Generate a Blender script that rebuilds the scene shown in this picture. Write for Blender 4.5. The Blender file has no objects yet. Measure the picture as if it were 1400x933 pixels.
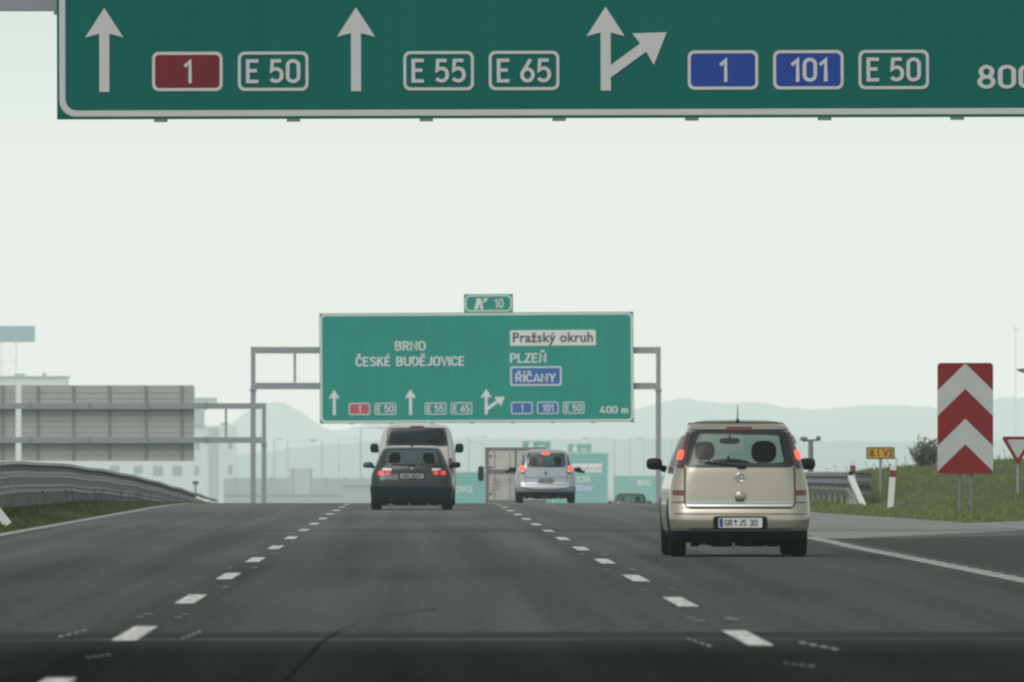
import bpy, math, random
import numpy as np
from mathutils import Vector, Matrix
R = math.radians
PI = math.pi
random.seed(7)
rng = np.random.default_rng(11)
scene = bpy.context.scene
col = scene.collection

# ------------------------------------------------------------------ camera facts
F = 16000.0            # focal length in pixels of the 1400 px wide photograph
CAMZ = 1.08            # the lens is this high above the road
VPX, HOR = 571.0, 630.0


def at(px, py, Y):
    """real position of something measured at px,py if it stands Y metres down the road"""
    return Vector(((px - VPX) / F * Y, Y, CAMZ - (py - HOR) / F * Y))


def road_z(Y):
    if Y < 262:
        return 0.0
    if Y < 600:
        return -(Y - 262) ** 2 / 40000.0
    return -20.0 + 17.144 * math.exp(-(Y - 600) / 1014.0)


def sstep(a, b, x):
    t = min(1, max(0, (x - a) / (b - a)))
    return t * t * (3 - 2 * t)


# ------------------------------------------------------------------ materials
def nodes_of(m):
    m.use_nodes = True
    nt = m.node_tree
    return nt, nt.nodes, nt.links


def mat(name, c, rough=0.6, metal=0.0, coat=0.0, var=0.12, scale=6.0, emit=None, estr=0.0, spec=0.5, stretch=(1, 1, 1), bump=0.0):
    m = bpy.data.materials.new(name)
    nt, N, L = nodes_of(m)
    b = N['Principled BSDF']
    b.inputs['Roughness'].default_value = rough
    b.inputs['Metallic'].default_value = metal
    b.inputs['Coat Weight'].default_value = coat
    b.inputs['Coat Roughness'].default_value = 0.06
    b.inputs['Specular IOR Level'].default_value = spec
    tc = N.new('ShaderNodeTexCoord')
    mp = N.new('ShaderNodeMapping')
    mp.inputs['Scale'].default_value = stretch
    nz = N.new('ShaderNodeTexNoise')
    nz.inputs['Scale'].default_value = scale
    nz.inputs['Detail'].default_value = 5
    L.new(tc.outputs['Object'], mp.inputs['Vector'])
    L.new(mp.outputs['Vector'], nz.inputs['Vector'])
    mx = N.new('ShaderNodeMix')
    mx.data_type = 'RGBA'
    mx.inputs[6].default_value = tuple(v * (1 - var) for v in c) + (1,)
    mx.inputs[7].default_value = tuple(min(1, v * (1 + var)) for v in c) + (1,)
    L.new(nz.outputs['Fac'], mx.inputs[0])
    L.new(mx.outputs[2], b.inputs['Base Color'])
    if bump:
        bp = N.new('ShaderNodeBump')
        bp.inputs['Strength'].default_value = bump
        L.new(nz.outputs['Fac'], bp.inputs['Height'])
        L.new(bp.outputs['Normal'], b.inputs['Normal'])
    if coat >= 1.0:
        b.inputs['Coat IOR'].default_value = 1.46
        b.inputs['Specular IOR Level'].default_value = 0.08
    if emit:
        b.inputs['Emission Color'].default_value = emit + (1,)
        b.inputs['Emission Strength'].default_value = estr
    return m


def glass_mat(name, tint, refl=1.0):
    m = bpy.data.materials.new(name)
    nt, N, L = nodes_of(m)
    N.remove(N['Principled BSDF'])
    out = N['Material Output']
    tr = N.new('ShaderNodeBsdfTransparent')
    tr.inputs['Color'].default_value = tint + (1,)
    gl = N.new('ShaderNodeBsdfGlossy')
    gl.inputs['Roughness'].default_value = 0.02
    fr = N.new('ShaderNodeLayerWeight')
    fr.inputs['Blend'].default_value = 0.5
    pw = N.new('ShaderNodeMath'); pw.operation = 'POWER'; pw.inputs[1].default_value = 4.0
    mu = N.new('ShaderNodeMath'); mu.operation = 'MULTIPLY_ADD'
    mu.inputs[1].default_value = 0.28 * refl
    mu.inputs[2].default_value = 0.018
    mx = N.new('ShaderNodeMixShader')
    L.new(fr.outputs['Facing'], pw.inputs[0])
    L.new(pw.outputs[0], mu.inputs[0])
    L.new(mu.outputs[0], mx.inputs[0])
    L.new(tr.outputs[0], mx.inputs[1])
    L.new(gl.outputs[0], mx.inputs[2])
    L.new(mx.outputs[0], out.inputs['Surface'])
    return m


def ramp(N, stops):
    r = N.new('ShaderNodeValToRGB')
    e = r.color_ramp.elements
    while len(e) > 1:
        e.remove(e[-1])
    e[0].position, e[0].color = stops[0][0], tuple(stops[0][1]) + (1,)
    for p, c in stops[1:]:
        k = e.new(p)
        k.color = tuple(c) + (1,)
    return r


def asphalt_mat(name, lo, hi, rough=0.9, spec=0.14, far_lift=1.0, y0=75, y1=300):
    m = bpy.data.materials.new(name)
    nt, N, L = nodes_of(m)
    b = N['Principled BSDF']
    b.inputs['Roughness'].default_value = rough
    b.inputs['Specular IOR Level'].default_value = spec
    tc = N.new('ShaderNodeTexCoord')

    def noise(scale, stretch, detail=4):
        mp = N.new('ShaderNodeMapping')
        mp.inputs['Scale'].default_value = stretch
        n = N.new('ShaderNodeTexNoise')
        n.inputs['Scale'].default_value = scale
        n.inputs['Detail'].default_value = detail
        L.new(tc.outputs['Object'], mp.inputs['Vector'])
        L.new(mp.outputs['Vector'], n.inputs['Vector'])
        return n.outputs['Fac']

    def math_(op, a, bb):
        q = N.new('ShaderNodeMath')
        q.operation = op
        for i, v in enumerate((a, bb)):
            if isinstance(v, (int, float)):
                q.inputs[i].default_value = v
            else:
                L.new(v, q.inputs[i])
        return q.outputs[0]
    big = noise(0.35, (0.45, 0.055, 1), 3)       # broad bands, grazing light on undulations painted as tone
    track = noise(1.0, (1.5, 0.010, 1), 4)       # wheel tracks along the lanes
    fine = noise(9.0, (1, 0.12, 1), 6)
    s = math_('ADD', math_('MULTIPLY', big, 0.46), math_('MULTIPLY', track, 0.52))
    grain = noise(34.0, (1, 0.07, 1), 2)         # stones in the surfacing
    s = math_('ADD', s, math_('MULTIPLY', fine, 0.22))
    s = math_('ADD', s, math_('MULTIPLY', math_('SUBTRACT', grain, 0.5), 0.38))
    # haze and grazing sheen painted in: base colour pales towards the crest
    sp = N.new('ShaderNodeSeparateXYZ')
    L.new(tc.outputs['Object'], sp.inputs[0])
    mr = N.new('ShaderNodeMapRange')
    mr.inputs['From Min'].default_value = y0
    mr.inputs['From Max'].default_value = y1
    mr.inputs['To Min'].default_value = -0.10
    mr.inputs['To Max'].default_value = 0.20 * far_lift
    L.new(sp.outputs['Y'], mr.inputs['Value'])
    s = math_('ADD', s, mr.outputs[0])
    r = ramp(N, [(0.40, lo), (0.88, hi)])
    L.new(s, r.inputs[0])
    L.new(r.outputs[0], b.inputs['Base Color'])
    bp = N.new('ShaderNodeBump')
    bp.inputs['Strength'].default_value = 0.15
    L.new(fine, bp.inputs['Height'])
    L.new(bp.outputs['Normal'], b.inputs['Normal'])
    return m


def grass_mat(name, a, b_, c):
    m = bpy.data.materials.new(name)
    nt, N, L = nodes_of(m)
    b = N['Principled BSDF']
    b.inputs['Roughness'].default_value = 0.9
    b.inputs['Specular IOR Level'].default_value = 0.15
    tc = N.new('ShaderNodeTexCoord')
    mp = N.new('ShaderNodeMapping')
    mp.inputs['Scale'].default_value = (0.6, 0.05, 0.6)
    n1 = N.new('ShaderNodeTexNoise')
    n1.inputs['Scale'].default_value = 1.6
    n1.inputs['Detail'].default_value = 7
    n1.inputs['Roughness'].default_value = 0.65
    L.new(tc.outputs['Object'], mp.inputs['Vector'])
    L.new(mp.outputs['Vector'], n1.inputs['Vector'])
    r = ramp(N, [(0.32, a), (0.5, b_), (0.68, c)])
    L.new(n1.outputs['Fac'], r.inputs[0])
    # the left verge is darker, duller grass; a few dry straw patches everywhere
    sp = N.new('ShaderNodeSeparateXYZ'); L.new(tc.outputs['Object'], sp.inputs[0])
    lt = N.new('ShaderNodeMath'); lt.operation = 'LESS_THAN'; lt.inputs[1].default_value = -5.0
    L.new(sp.outputs['X'], lt.inputs[0])
    dm = N.new('ShaderNodeMix'); dm.data_type = 'RGBA'; dm.blend_type = 'MULTIPLY'
    dm.inputs[7].default_value = (0.50, 0.46, 0.46, 1)
    L.new(lt.outputs[0], dm.inputs[0]); L.new(r.outputs[0], dm.inputs[6])
    n2 = N.new('ShaderNodeTexNoise'); n2.inputs['Scale'].default_value = 1.1; n2.inputs['Detail'].default_value = 6
    L.new(mp.outputs['Vector'], n2.inputs['Vector'])
    r2 = ramp(N, [(0.52, (0, 0, 0)), (0.74, (0.45, 0.45, 0.45))])
    L.new(n2.outputs['Fac'], r2.inputs[0])
    dr = N.new('ShaderNodeMix'); dr.data_type = 'RGBA'
    dr.inputs[7].default_value = tuple(v * k for v, k in zip(c, (1.25, 1.0, 1.1))) + (1,)
    L.new(r2.outputs[0], dr.inputs[0]); L.new(dm.outputs[2], dr.inputs[6])
    L.new(dr.outputs[2], b.inputs['Base Color'])
    return m


def sign_mat(name, c, pitch=0.31):
    """sheeting on extruded planks: faint horizontal joints and slow colour drift"""
    m = mat(name, c, rough=0.8, var=0.10, scale=0.35, spec=0.06)
    nt, N, L = nodes_of(m)
    b = N['Principled BSDF']
    src = b.inputs['Base Color'].links[0].from_socket
    tc = [n for n in N if n.type == 'TEX_COORD'][0]
    sp = N.new('ShaderNodeSeparateXYZ')
    L.new(tc.outputs['Object'], sp.inputs[0])
    d = N.new('ShaderNodeMath'); d.operation = 'DIVIDE'; d.inputs[1].default_value = pitch
    f = N.new('ShaderNodeMath'); f.operation = 'FRACT'
    g = N.new('ShaderNodeMath'); g.operation = 'LESS_THAN'; g.inputs[1].default_value = 0.035
    k = N.new('ShaderNodeMath'); k.operation = 'MULTIPLY'; k.inputs[1].default_value = 0.28
    L.new(sp.outputs['Z'], d.inputs[0]); L.new(d.outputs[0], f.inputs[0]); L.new(f.outputs[0], g.inputs[0]); L.new(g.outputs[0], k.inputs[0])
    mx = N.new('ShaderNodeMix'); mx.data_type = 'RGBA'
    mx.inputs[7].default_value = tuple(v * 0.3 for v in c) + (1,)
    mp = N.new('ShaderNodeMapping'); mp.inputs['Scale'].default_value = (2.2, 1, 0.10)
    st = N.new('ShaderNodeTexNoise'); st.inputs['Scale'].default_value = 1.6; st.inputs['Detail'].default_value = 7; st.inputs['Roughness'].default_value = 0.65
    L.new(tc.outputs['Object'], mp.inputs[0]); L.new(mp.outputs[0], st.inputs['Vector'])
    rr = ramp(N, [(0.3, (0.90, 0.91, 0.91)), (0.7, (1.07, 1.06, 1.06))])
    L.new(st.outputs['Fac'], rr.inputs[0])
    ml = N.new('ShaderNodeMix'); ml.data_type = 'RGBA'; ml.blend_type = 'MULTIPLY'; ml.inputs[0].default_value = 1.0
    L.new(src, ml.inputs[6]); L.new(rr.outputs[0], ml.inputs[7])
    src = ml.outputs[2]
    L.new(k.outputs[0], mx.inputs[0]); L.new(src, mx.inputs[6])
    L.new(mx.outputs[2], b.inputs['Base Color'])
    return m


M = {}
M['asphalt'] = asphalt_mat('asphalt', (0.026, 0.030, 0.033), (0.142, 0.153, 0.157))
M['asphalt_dark'] = asphalt_mat('dark_asphalt', (0.003, 0.004, 0.0045), (0.038, 0.043, 0.046), 1.0, 0.02, 2.2, 65, 74.5)  # darker than the road, paling quickly towards its far end
M['asphalt_ramp'] = asphalt_mat('ramp_asphalt', (0.028, 0.033, 0.037), (0.060, 0.067, 0.071), far_lift=0)
M['asphalt_pale'] = asphalt_mat('pale_shoulder', (0.18, 0.187, 0.183), (0.32, 0.325, 0.31), far_lift=0)
M['marking'] = mat('road_paint', (0.70, 0.715, 0.70), 0.7, var=0.15, scale=5)
M['marking_worn'] = mat('worn_road_paint', (0.36, 0.37, 0.355), 0.75, var=0.4, scale=3, stretch=(1, 0.4, 1))


def worn(m, base, amount, sc):
    """rub the paint through to the asphalt in patches"""
    nt, N, L = nodes_of(m)
    b = N['Principled BSDF']
    src = b.inputs['Base Color'].links[0].from_socket
    tc = [n for n in N if n.type == 'TEX_COORD'][0]
    mp = N.new('ShaderNodeMapping'); mp.inputs['Scale'].default_value = sc
    nz = N.new('ShaderNodeTexNoise'); nz.inputs['Scale'].default_value = 6; nz.inputs['Detail'].default_value = 8; nz.inputs['Roughness'].default_value = 0.7
    L.new(tc.outputs['Object'], mp.inputs[0]); L.new(mp.outputs[0], nz.inputs['Vector'])
    r = ramp(N, [(0.42, (0, 0, 0)), (0.66, (amount,) * 3)])
    L.new(nz.outputs['Fac'], r.inputs[0])
    mx = N.new('ShaderNodeMix'); mx.data_type = 'RGBA'
    mx.inputs[7].default_value = base + (1,)
    L.new(r.outputs[0], mx.inputs[0]); L.new(src, mx.inputs[6])
    L.new(mx.outputs[2], b.inputs['Base Color'])


M['marking_bar'] = mat('profiled_bar_paint', (0.50, 0.51, 0.49), 0.75, var=0.3, scale=3)
worn(M['marking'], (0.08, 0.085, 0.085), 0.8, (3, 0.25, 1))
worn(M['marking_worn'], (0.10, 0.105, 0.10), 0.7, (2, 0.15, 1))
M['ghost'] = mat('ghost_marking', (0.19, 0.20, 0.195), 0.8, var=0.4, scale=8)
M['joint'] = mat('sealed_joint', (0.075, 0.08, 0.082), 0.8, var=0.5, scale=3)
M['skid'] = mat('tyre_rubber_mark', (0.004, 0.004, 0.005), 0.95, spec=0.02, var=0.3, scale=4)
M['grass'] = grass_mat('verge_grass', (0.052, 0.074, 0.024), (0.066, 0.090, 0.030), (0.088, 0.106, 0.040))
M['blade'] = grass_mat('grass_blades', (0.115, 0.158, 0.052), (0.135, 0.182, 0.060), (0.155, 0.196, 0.072))
M['hill'] = mat('hill_woods', (0.045, 0.060, 0.045), 0.95, var=0.5, scale=0.01, spec=0.1)
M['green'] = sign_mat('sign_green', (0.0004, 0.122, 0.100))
M['green_far'] = sign_mat('hazed_sign_green', (0.004, 0.265, 0.212))  # near sign's green, paled to carry haze and stronger light in the colour
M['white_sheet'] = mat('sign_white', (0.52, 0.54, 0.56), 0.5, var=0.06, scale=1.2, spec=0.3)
M['white_far'] = mat('lit_sign_white', (0.66, 0.71, 0.73), 0.5, var=0.05, scale=1.2, spec=0.3)  # sign white with the far sign's stronger light put into the colour
M['blue_far'] = mat('hazed_sign_blue', (0.012, 0.11, 0.38), 0.5, var=0.08, spec=0.3)  # sign blue with distance haze and light painted in
M['red_far'] = mat('hazed_sign_red', (0.42, 0.07, 0.09), 0.5, var=0.08, spec=0.3)  # sign red with distance haze and light painted in
M['red_sheet'] = mat('sign_red', (0.15, 0.002, 0.010), 0.5, var=0.08, spec=0.3)
M['blue_sheet'] = mat('sign_blue', (0.0002, 0.040, 0.30), 0.5, var=0.08, spec=0.3)
M['black_sheet'] = mat('sign_black', (0.02, 0.02, 0.022), 0.5, spec=0.3)
M['yellow_sheet'] = mat('sign_yellow', (0.52, 0.32, 0.03), 0.5, var=0.15, spec=0.3)
M['chev_red'] = mat('board_red', (0.19, 0.002, 0.008), 0.5, var=0.22, scale=2.5, spec=0.3)
M['chev_white'] = mat('board_white', (0.42, 0.455, 0.46), 0.5, var=0.14, scale=2.5, spec=0.3)
M['galv'] = mat('galvanised_steel', (0.30, 0.32, 0.34), 0.5, metal=0.35, var=0.15, scale=3)
M['gantry'] = mat('painted_gantry_steel', (0.25, 0.275, 0.31), 0.55, metal=0.1, var=0.12, scale=2)
M['galv_dark'] = mat('gantry_steel', (0.17, 0.18, 0.205), 0.55, metal=0.2, var=0.15, scale=2)
M['rail'] = mat('guardrail_steel', (0.44, 0.45, 0.42), 0.45, metal=0.35, var=0.2, scale=2)
M['rail_dark'] = mat('weathered_post', (0.16, 0.17, 0.17), 0.7, var=0.25, scale=3)
M['sign_back'] = mat('bare_aluminium', (0.38, 0.39, 0.39), 0.6, metal=0.1, var=0.10, scale=0.8)
M['rib'] = mat('sign_rib', (0.19, 0.21, 0.23), 0.6, var=0.1)
M['plastic_white'] = mat('white_plastic', (0.66, 0.67, 0.66), 0.6, var=0.08)
M['plastic_red'] = mat('red_reflector', (0.20, 0.012, 0.02), 0.4)
M['twig'] = mat('twig', (0.10, 0.088, 0.075), 0.9, var=0.4)
M['bushleaf'] = mat('bush_leaf', (0.13, 0.12, 0.085), 0.9, var=0.6, scale=9)
M['facade'] = mat('white_render', (0.52, 0.57, 0.59), 0.8, var=0.06, scale=0.3)
M['facade_grey'] = mat('grey_cladding', (0.24, 0.27, 0.30), 0.7, var=0.1, scale=0.3)
M['facade_win'] = mat('dim_window', (0.10, 0.13, 0.18), 0.2, var=0.2)
M['roofing'] = mat('roof_sheet', (0.14, 0.16, 0.19), 0.7, var=0.1)
M['concrete'] = mat('barrier_concrete', (0.26, 0.28, 0.28), 0.85, var=0.15, scale=0.6)
M['mast'] = mat('mast_paint', (0.20, 0.23, 0.26), 0.6)
M['billboard'] = mat('billboard_print', (0.14, 0.24, 0.30), 0.5, var=0.5, scale=0.35)
# vehicles
M['beige'] = mat('champagne_paint', (0.40, 0.385, 0.322), 0.31, metal=0.6, coat=0.7, var=0.09, scale=3)
M['black_paint'] = mat('dark_blue_paint', (0.010, 0.016, 0.022), 0.3, metal=0.2, coat=1.0, var=0.1, scale=2)
M['silver'] = mat('silver_blue_paint', (0.355, 0.395, 0.44), 0.3, metal=0.5, coat=0.8, var=0.05, scale=2)
M['white_paint'] = mat('white_van_paint', (0.47, 0.49, 0.475), 0.35, coat=0.6, var=0.05, scale=2)
M['plum'] = mat('dark_red_paint', (0.10, 0.065, 0.075), 0.3, metal=0.3, coat=0.9, var=0.1, scale=2)
M['trim'] = mat('black_trim', (0.010, 0.011, 0.012), 0.55, var=0.2, spec=0.2)
M['under'] = mat('underbody', (0.010, 0.010, 0.010), 0.9, var=0.3)
M['frit'] = mat('black_glass_edge', (0.010, 0.012, 0.014), 0.12, coat=0.3)
M['tyre'] = mat('tyre_rubber', (0.008, 0.008, 0.009), 0.9, var=0.2, scale=12, spec=0.15)
M['rim'] = mat('alloy', (0.42, 0.42, 0.43), 0.35, metal=0.8)
M['chrome'] = mat('chrome', (0.52, 0.54, 0.56), 0.28, metal=0.9, var=0.04)
M['fabric'] = mat('dark_seat_fabric', (0.018, 0.020, 0.023), 0.9, var=0.2)
M['lamp_red'] = mat('red_lamp_lens', (0.13, 0.012, 0.014), 0.15, coat=0.8, var=0.2)
M['lamp_smoke'] = mat('smoked_lamp_lens', (0.060, 0.016, 0.022), 0.15, coat=0.8, var=0.3, scale=12)
M['lamp_lit'] = mat('lit_brake_lamp', (0.5, 0.05, 0.03), 0.2, emit=(1.0, 0.13, 0.075), estr=0.95)
M['lamp_lit_dim'] = mat('lit_tail_lamp', (0.5, 0.04, 0.03), 0.2, emit=(1.0, 0.055, 0.05), estr=0.55)
M['lamp_clear'] = mat('clear_lamp_lens', (0.6, 0.58, 0.58), 0.12, coat=0.8)
M['plate_white'] = mat('number_plate', (0.62, 0.65, 0.66), 0.4, var=0.06)
M['plate_dull'] = mat('dusty_number_plate', (0.30, 0.32, 0.32), 0.5, var=0.35, scale=22)
M['plate_blue'] = mat('plate_blue_band', (0.01, 0.05, 0.32), 0.4)
M['mirror_blue'] = mat('mirror_shell', (0.03, 0.07, 0.14), 0.25, coat=1.0)
M['truck_panel'] = mat('truck_panel', (0.48, 0.48, 0.455), 0.6, var=0.16, scale=1.4)
M['truck_dirty'] = mat('truck_dirty_panel', (0.40, 0.41, 0.39), 0.7, var=0.3, scale=1.8)
M['truck_mark'] = mat('dull_red_mark', (0.30, 0.19, 0.18), 0.6, var=0.2)
M['truck_frame'] = mat('truck_frame', (0.15, 0.145, 0.145), 0.6, var=0.2)
M['glass'] = glass_mat('car_glass', (0.49, 0.56, 0.535))
M['glass_dark'] = glass_mat('tinted_glass', (0.40, 0.46, 0.48))
M['glass_van'] = glass_mat('dark_van_glass', (0.10, 0.12, 0.14))


# ------------------------------------------------------------------ mesh builder
class MB:
    def __init__(s):
        s.v, s.f, s.mi = [], [], []

    def add(s, vs, fs, mi=0):
        o = len(s.v)
        s.v.extend(tuple(p) for p in vs)
        for f in fs:
            s.f.append(tuple(i + o for i in f))
            s.mi.append(mi)
        return s

    def box(s, c, d, mi=0, rot=None):
        hx, hy, hz = d[0] / 2, d[1] / 2, d[2] / 2
        P = [Vector((x, y, z)) for z in (-hz, hz) for y in (-hy, hy) for x in (-hx, hx)]
        if rot is not None:
            P = [rot @ p for p in P]
        P = [p + Vector(c) for p in P]
        return s.add(P, [(0, 2, 3, 1), (4, 5, 7, 6), (0, 1, 5, 4), (2, 6, 7, 3), (0, 4, 6, 2), (1, 3, 7, 5)], mi)

    def bevel_box(s, c, d, r, mi=0):
        """box with chamfered vertical and horizontal edges"""
        return s.superell(c, (d[0] / 2, d[1] / 2, d[2] / 2), max(3.0, 0.9 * min(d) / max(r, 1e-4)), mi, 16, 12)

    def superell(s, c, r, n=2.0, mi=0, nu=16, nv=10):
        vs, fs = [], []

        def sp(x, e):
            return math.copysign(abs(x) ** e, x)
        e = 2.0 / n
        for j in range(nv + 1):
            ph = -PI / 2 + PI * j / nv
            for i in range(nu):
                th = 2 * PI * i / nu + PI / nu
                vs.append((c[0] + r[0] * sp(math.cos(ph), e) * sp(math.cos(th), e),
                           c[1] + r[1] * sp(math.cos(ph), e) * sp(math.sin(th), e),
                           c[2] + r[2] * sp(math.sin(ph), e)))
        for j in range(nv):
            for i in range(nu):
                k = (i + 1) % nu
                fs.append((j * nu + i, j * nu + k, (j + 1) * nu + k, (j + 1) * nu + i))
        return s.add(vs, fs, mi)

    def tube(s, pts, r, n=8, mi=0, cap=True):
        pts = [Vector(p) for p in pts]
        rs = r if isinstance(r, (list, tuple)) else [r] * len(pts)
        vs, fs = [], []
        for i, p in enumerate(pts):
            d = (pts[min(i + 1, len(pts) - 1)] - pts[max(i - 1, 0)]).normalized()
            a = Vector((0, 0, 1)) if abs(d.z) < 0.9 else Vector((1, 0, 0))
            u = d.cross(a).normalized()
            w = d.cross(u)
            for k in range(n):
                t = 2 * PI * k / n
                vs.append(p + (u * math.cos(t) + w * math.sin(t)) * rs[i])
        for i in range(len(pts) - 1):
            for k in range(n):
                q = (k + 1) % n
                fs.append((i * n + k, i * n + q, (i + 1) * n + q, (i + 1) * n + k))
        if cap:
            fs.append(tuple(range(n - 1, -1, -1)))
            fs.append(tuple((len(pts) - 1) * n + k for k in range(n)))
        return s.add(vs, fs, mi)

    def prism_xz(s, poly, y0, y1, mi=0):
        """polygon in x,z extruded from y0 to y1"""
        n = len(poly)
        vs = [(x, y0, z) for x, z in poly] + [(x, y1, z) for x, z in poly]
        fs = [tuple(range(n)), tuple(range(2 * n - 1, n - 1, -1))]
        for i in range(n):
            k = (i + 1) % n
            fs.append((i, i + n, k + n, k))
        return s.add(vs, fs, mi)

    def ring_xz(s, outer, inner, y, mi=0, back=None):
        n = len(outer)
        vs = [(x, y, z) for x, z in outer] + [(x, y, z) for x, z in inner]
        fs = [(i, (i + 1) % n, n + (i + 1) % n, n + i) for i in range(n)]
        return s.add(vs, fs, mi)

    def face_xz(s, poly, y, mi=0):
        return s.add([(x, y, z) for x, z in poly], [tuple(range(len(poly)))], mi)

    def build(s, name, mats, parent=None, smooth=False, loc=None, angle=None):
        me = bpy.data.meshes.new(name)
        me.from_pydata(s.v, [], s.f)
        if not isinstance(mats, (list, tuple)):
            mats = [mats]
        for m in mats:
            me.materials.append(m)
        me.polygons.foreach_set('material_index', s.mi)
        me.update()
        import bmesh
        b = bmesh.new(); b.from_mesh(me)
        bmesh.ops.recalc_face_normals(b, faces=b.faces)
        b.to_mesh(me); b.free()
        if smooth:
            me.polygons.foreach_set('use_smooth', [True] * len(me.polygons))
            if angle:
                me.set_sharp_from_angle(angle=R(angle))
        o = bpy.data.objects.new(name, me)
        col.objects.link(o)
        if parent is not None:
            o.parent = parent
        if loc is not None:
            o.location = loc
        return o


def tag(o, label=None, cat=None, group=None, kind=None):
    if label: o['label'] = label
    if cat: o['category'] = cat
    if group: o['group'] = group
    if kind: o['kind'] = kind
    return o


def empty(name, loc, label, cat, group=None, rot=(0, 0, 0)):
    o = bpy.data.objects.new(name, None)
    col.objects.link(o)
    o.empty_display_size = 0.2
    o.location = loc
    o.rotation_euler = rot
    return tag(o, label, cat, group)


def rrect(x0, z0, x1, z1, r, k=6):
    P = []
    for cx, cz, a in ((x1 - r, z1 - r, 0), (x0 + r, z1 - r, 90), (x0 + r, z0 + r, 180), (x1 - r, z0 + r, 270)):
        for i in range(k + 1):
            t = R(a + 90 * i / k)
            P.append((cx + r * math.cos(t), cz + r * math.sin(t)))
    return P


# ------------------------------------------------------------------ lettering
_tc = {}


def text_mesh(body, weight=0.0, spacing=1.0):
    key = (body, weight, spacing)
    if key in _tc:
        return _tc[key]
    c = bpy.data.curves.new('lettering', 'FONT')
    c.body = body
    c.offset = weight
    c.space_character = spacing
    c.resolution_u = 3
    o = bpy.data.objects.new('lettering', c)
    col.objects.link(o)
    dg = bpy.context.evaluated_depsgraph_get()
    me = bpy.data.meshes.new_from_object(o.evaluated_get(dg))
    V = np.array([v.co[:2] for v in me.vertices])
    Fc = [tuple(p.vertices) for p in me.polygons]
    bpy.data.objects.remove(o)
    bpy.data.curves.remove(c)
    bpy.data.meshes.remove(me)
    _tc[key] = (V, Fc)
    return V, Fc


def put_text(mb, body, x0, x1, z0, cap, y, mi=0, weight=0.012, spacing=1.05):
    """letters of cap height CAP standing on z0, filling x0..x1, facing -Y"""
    V, Fc = text_mesh(body, weight, spacing)
    lo, hi = V[:, 0].min(), V[:, 0].max()
    sx = (x1 - x0) / (hi - lo)
    sz = cap / 0.682
    mb.add([(x0 + (a - lo) * sx, y, z0 + b * sz) for a, b in V], Fc, mi)


def _ell(cx, cy, rx, ry, a0=0, a1=360, n=28):
    return [(cx + rx * math.cos(R(a0 + (a1 - a0) * i / n)), cy + ry * math.sin(R(a0 + (a1 - a0) * i / n))) for i in range(n + 1)]


def _stad(x0, y0, x1, y1, r, n=7):
    P = rrect(x0, y0, x1, y1, r, n)
    return P + [P[0]]


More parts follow.
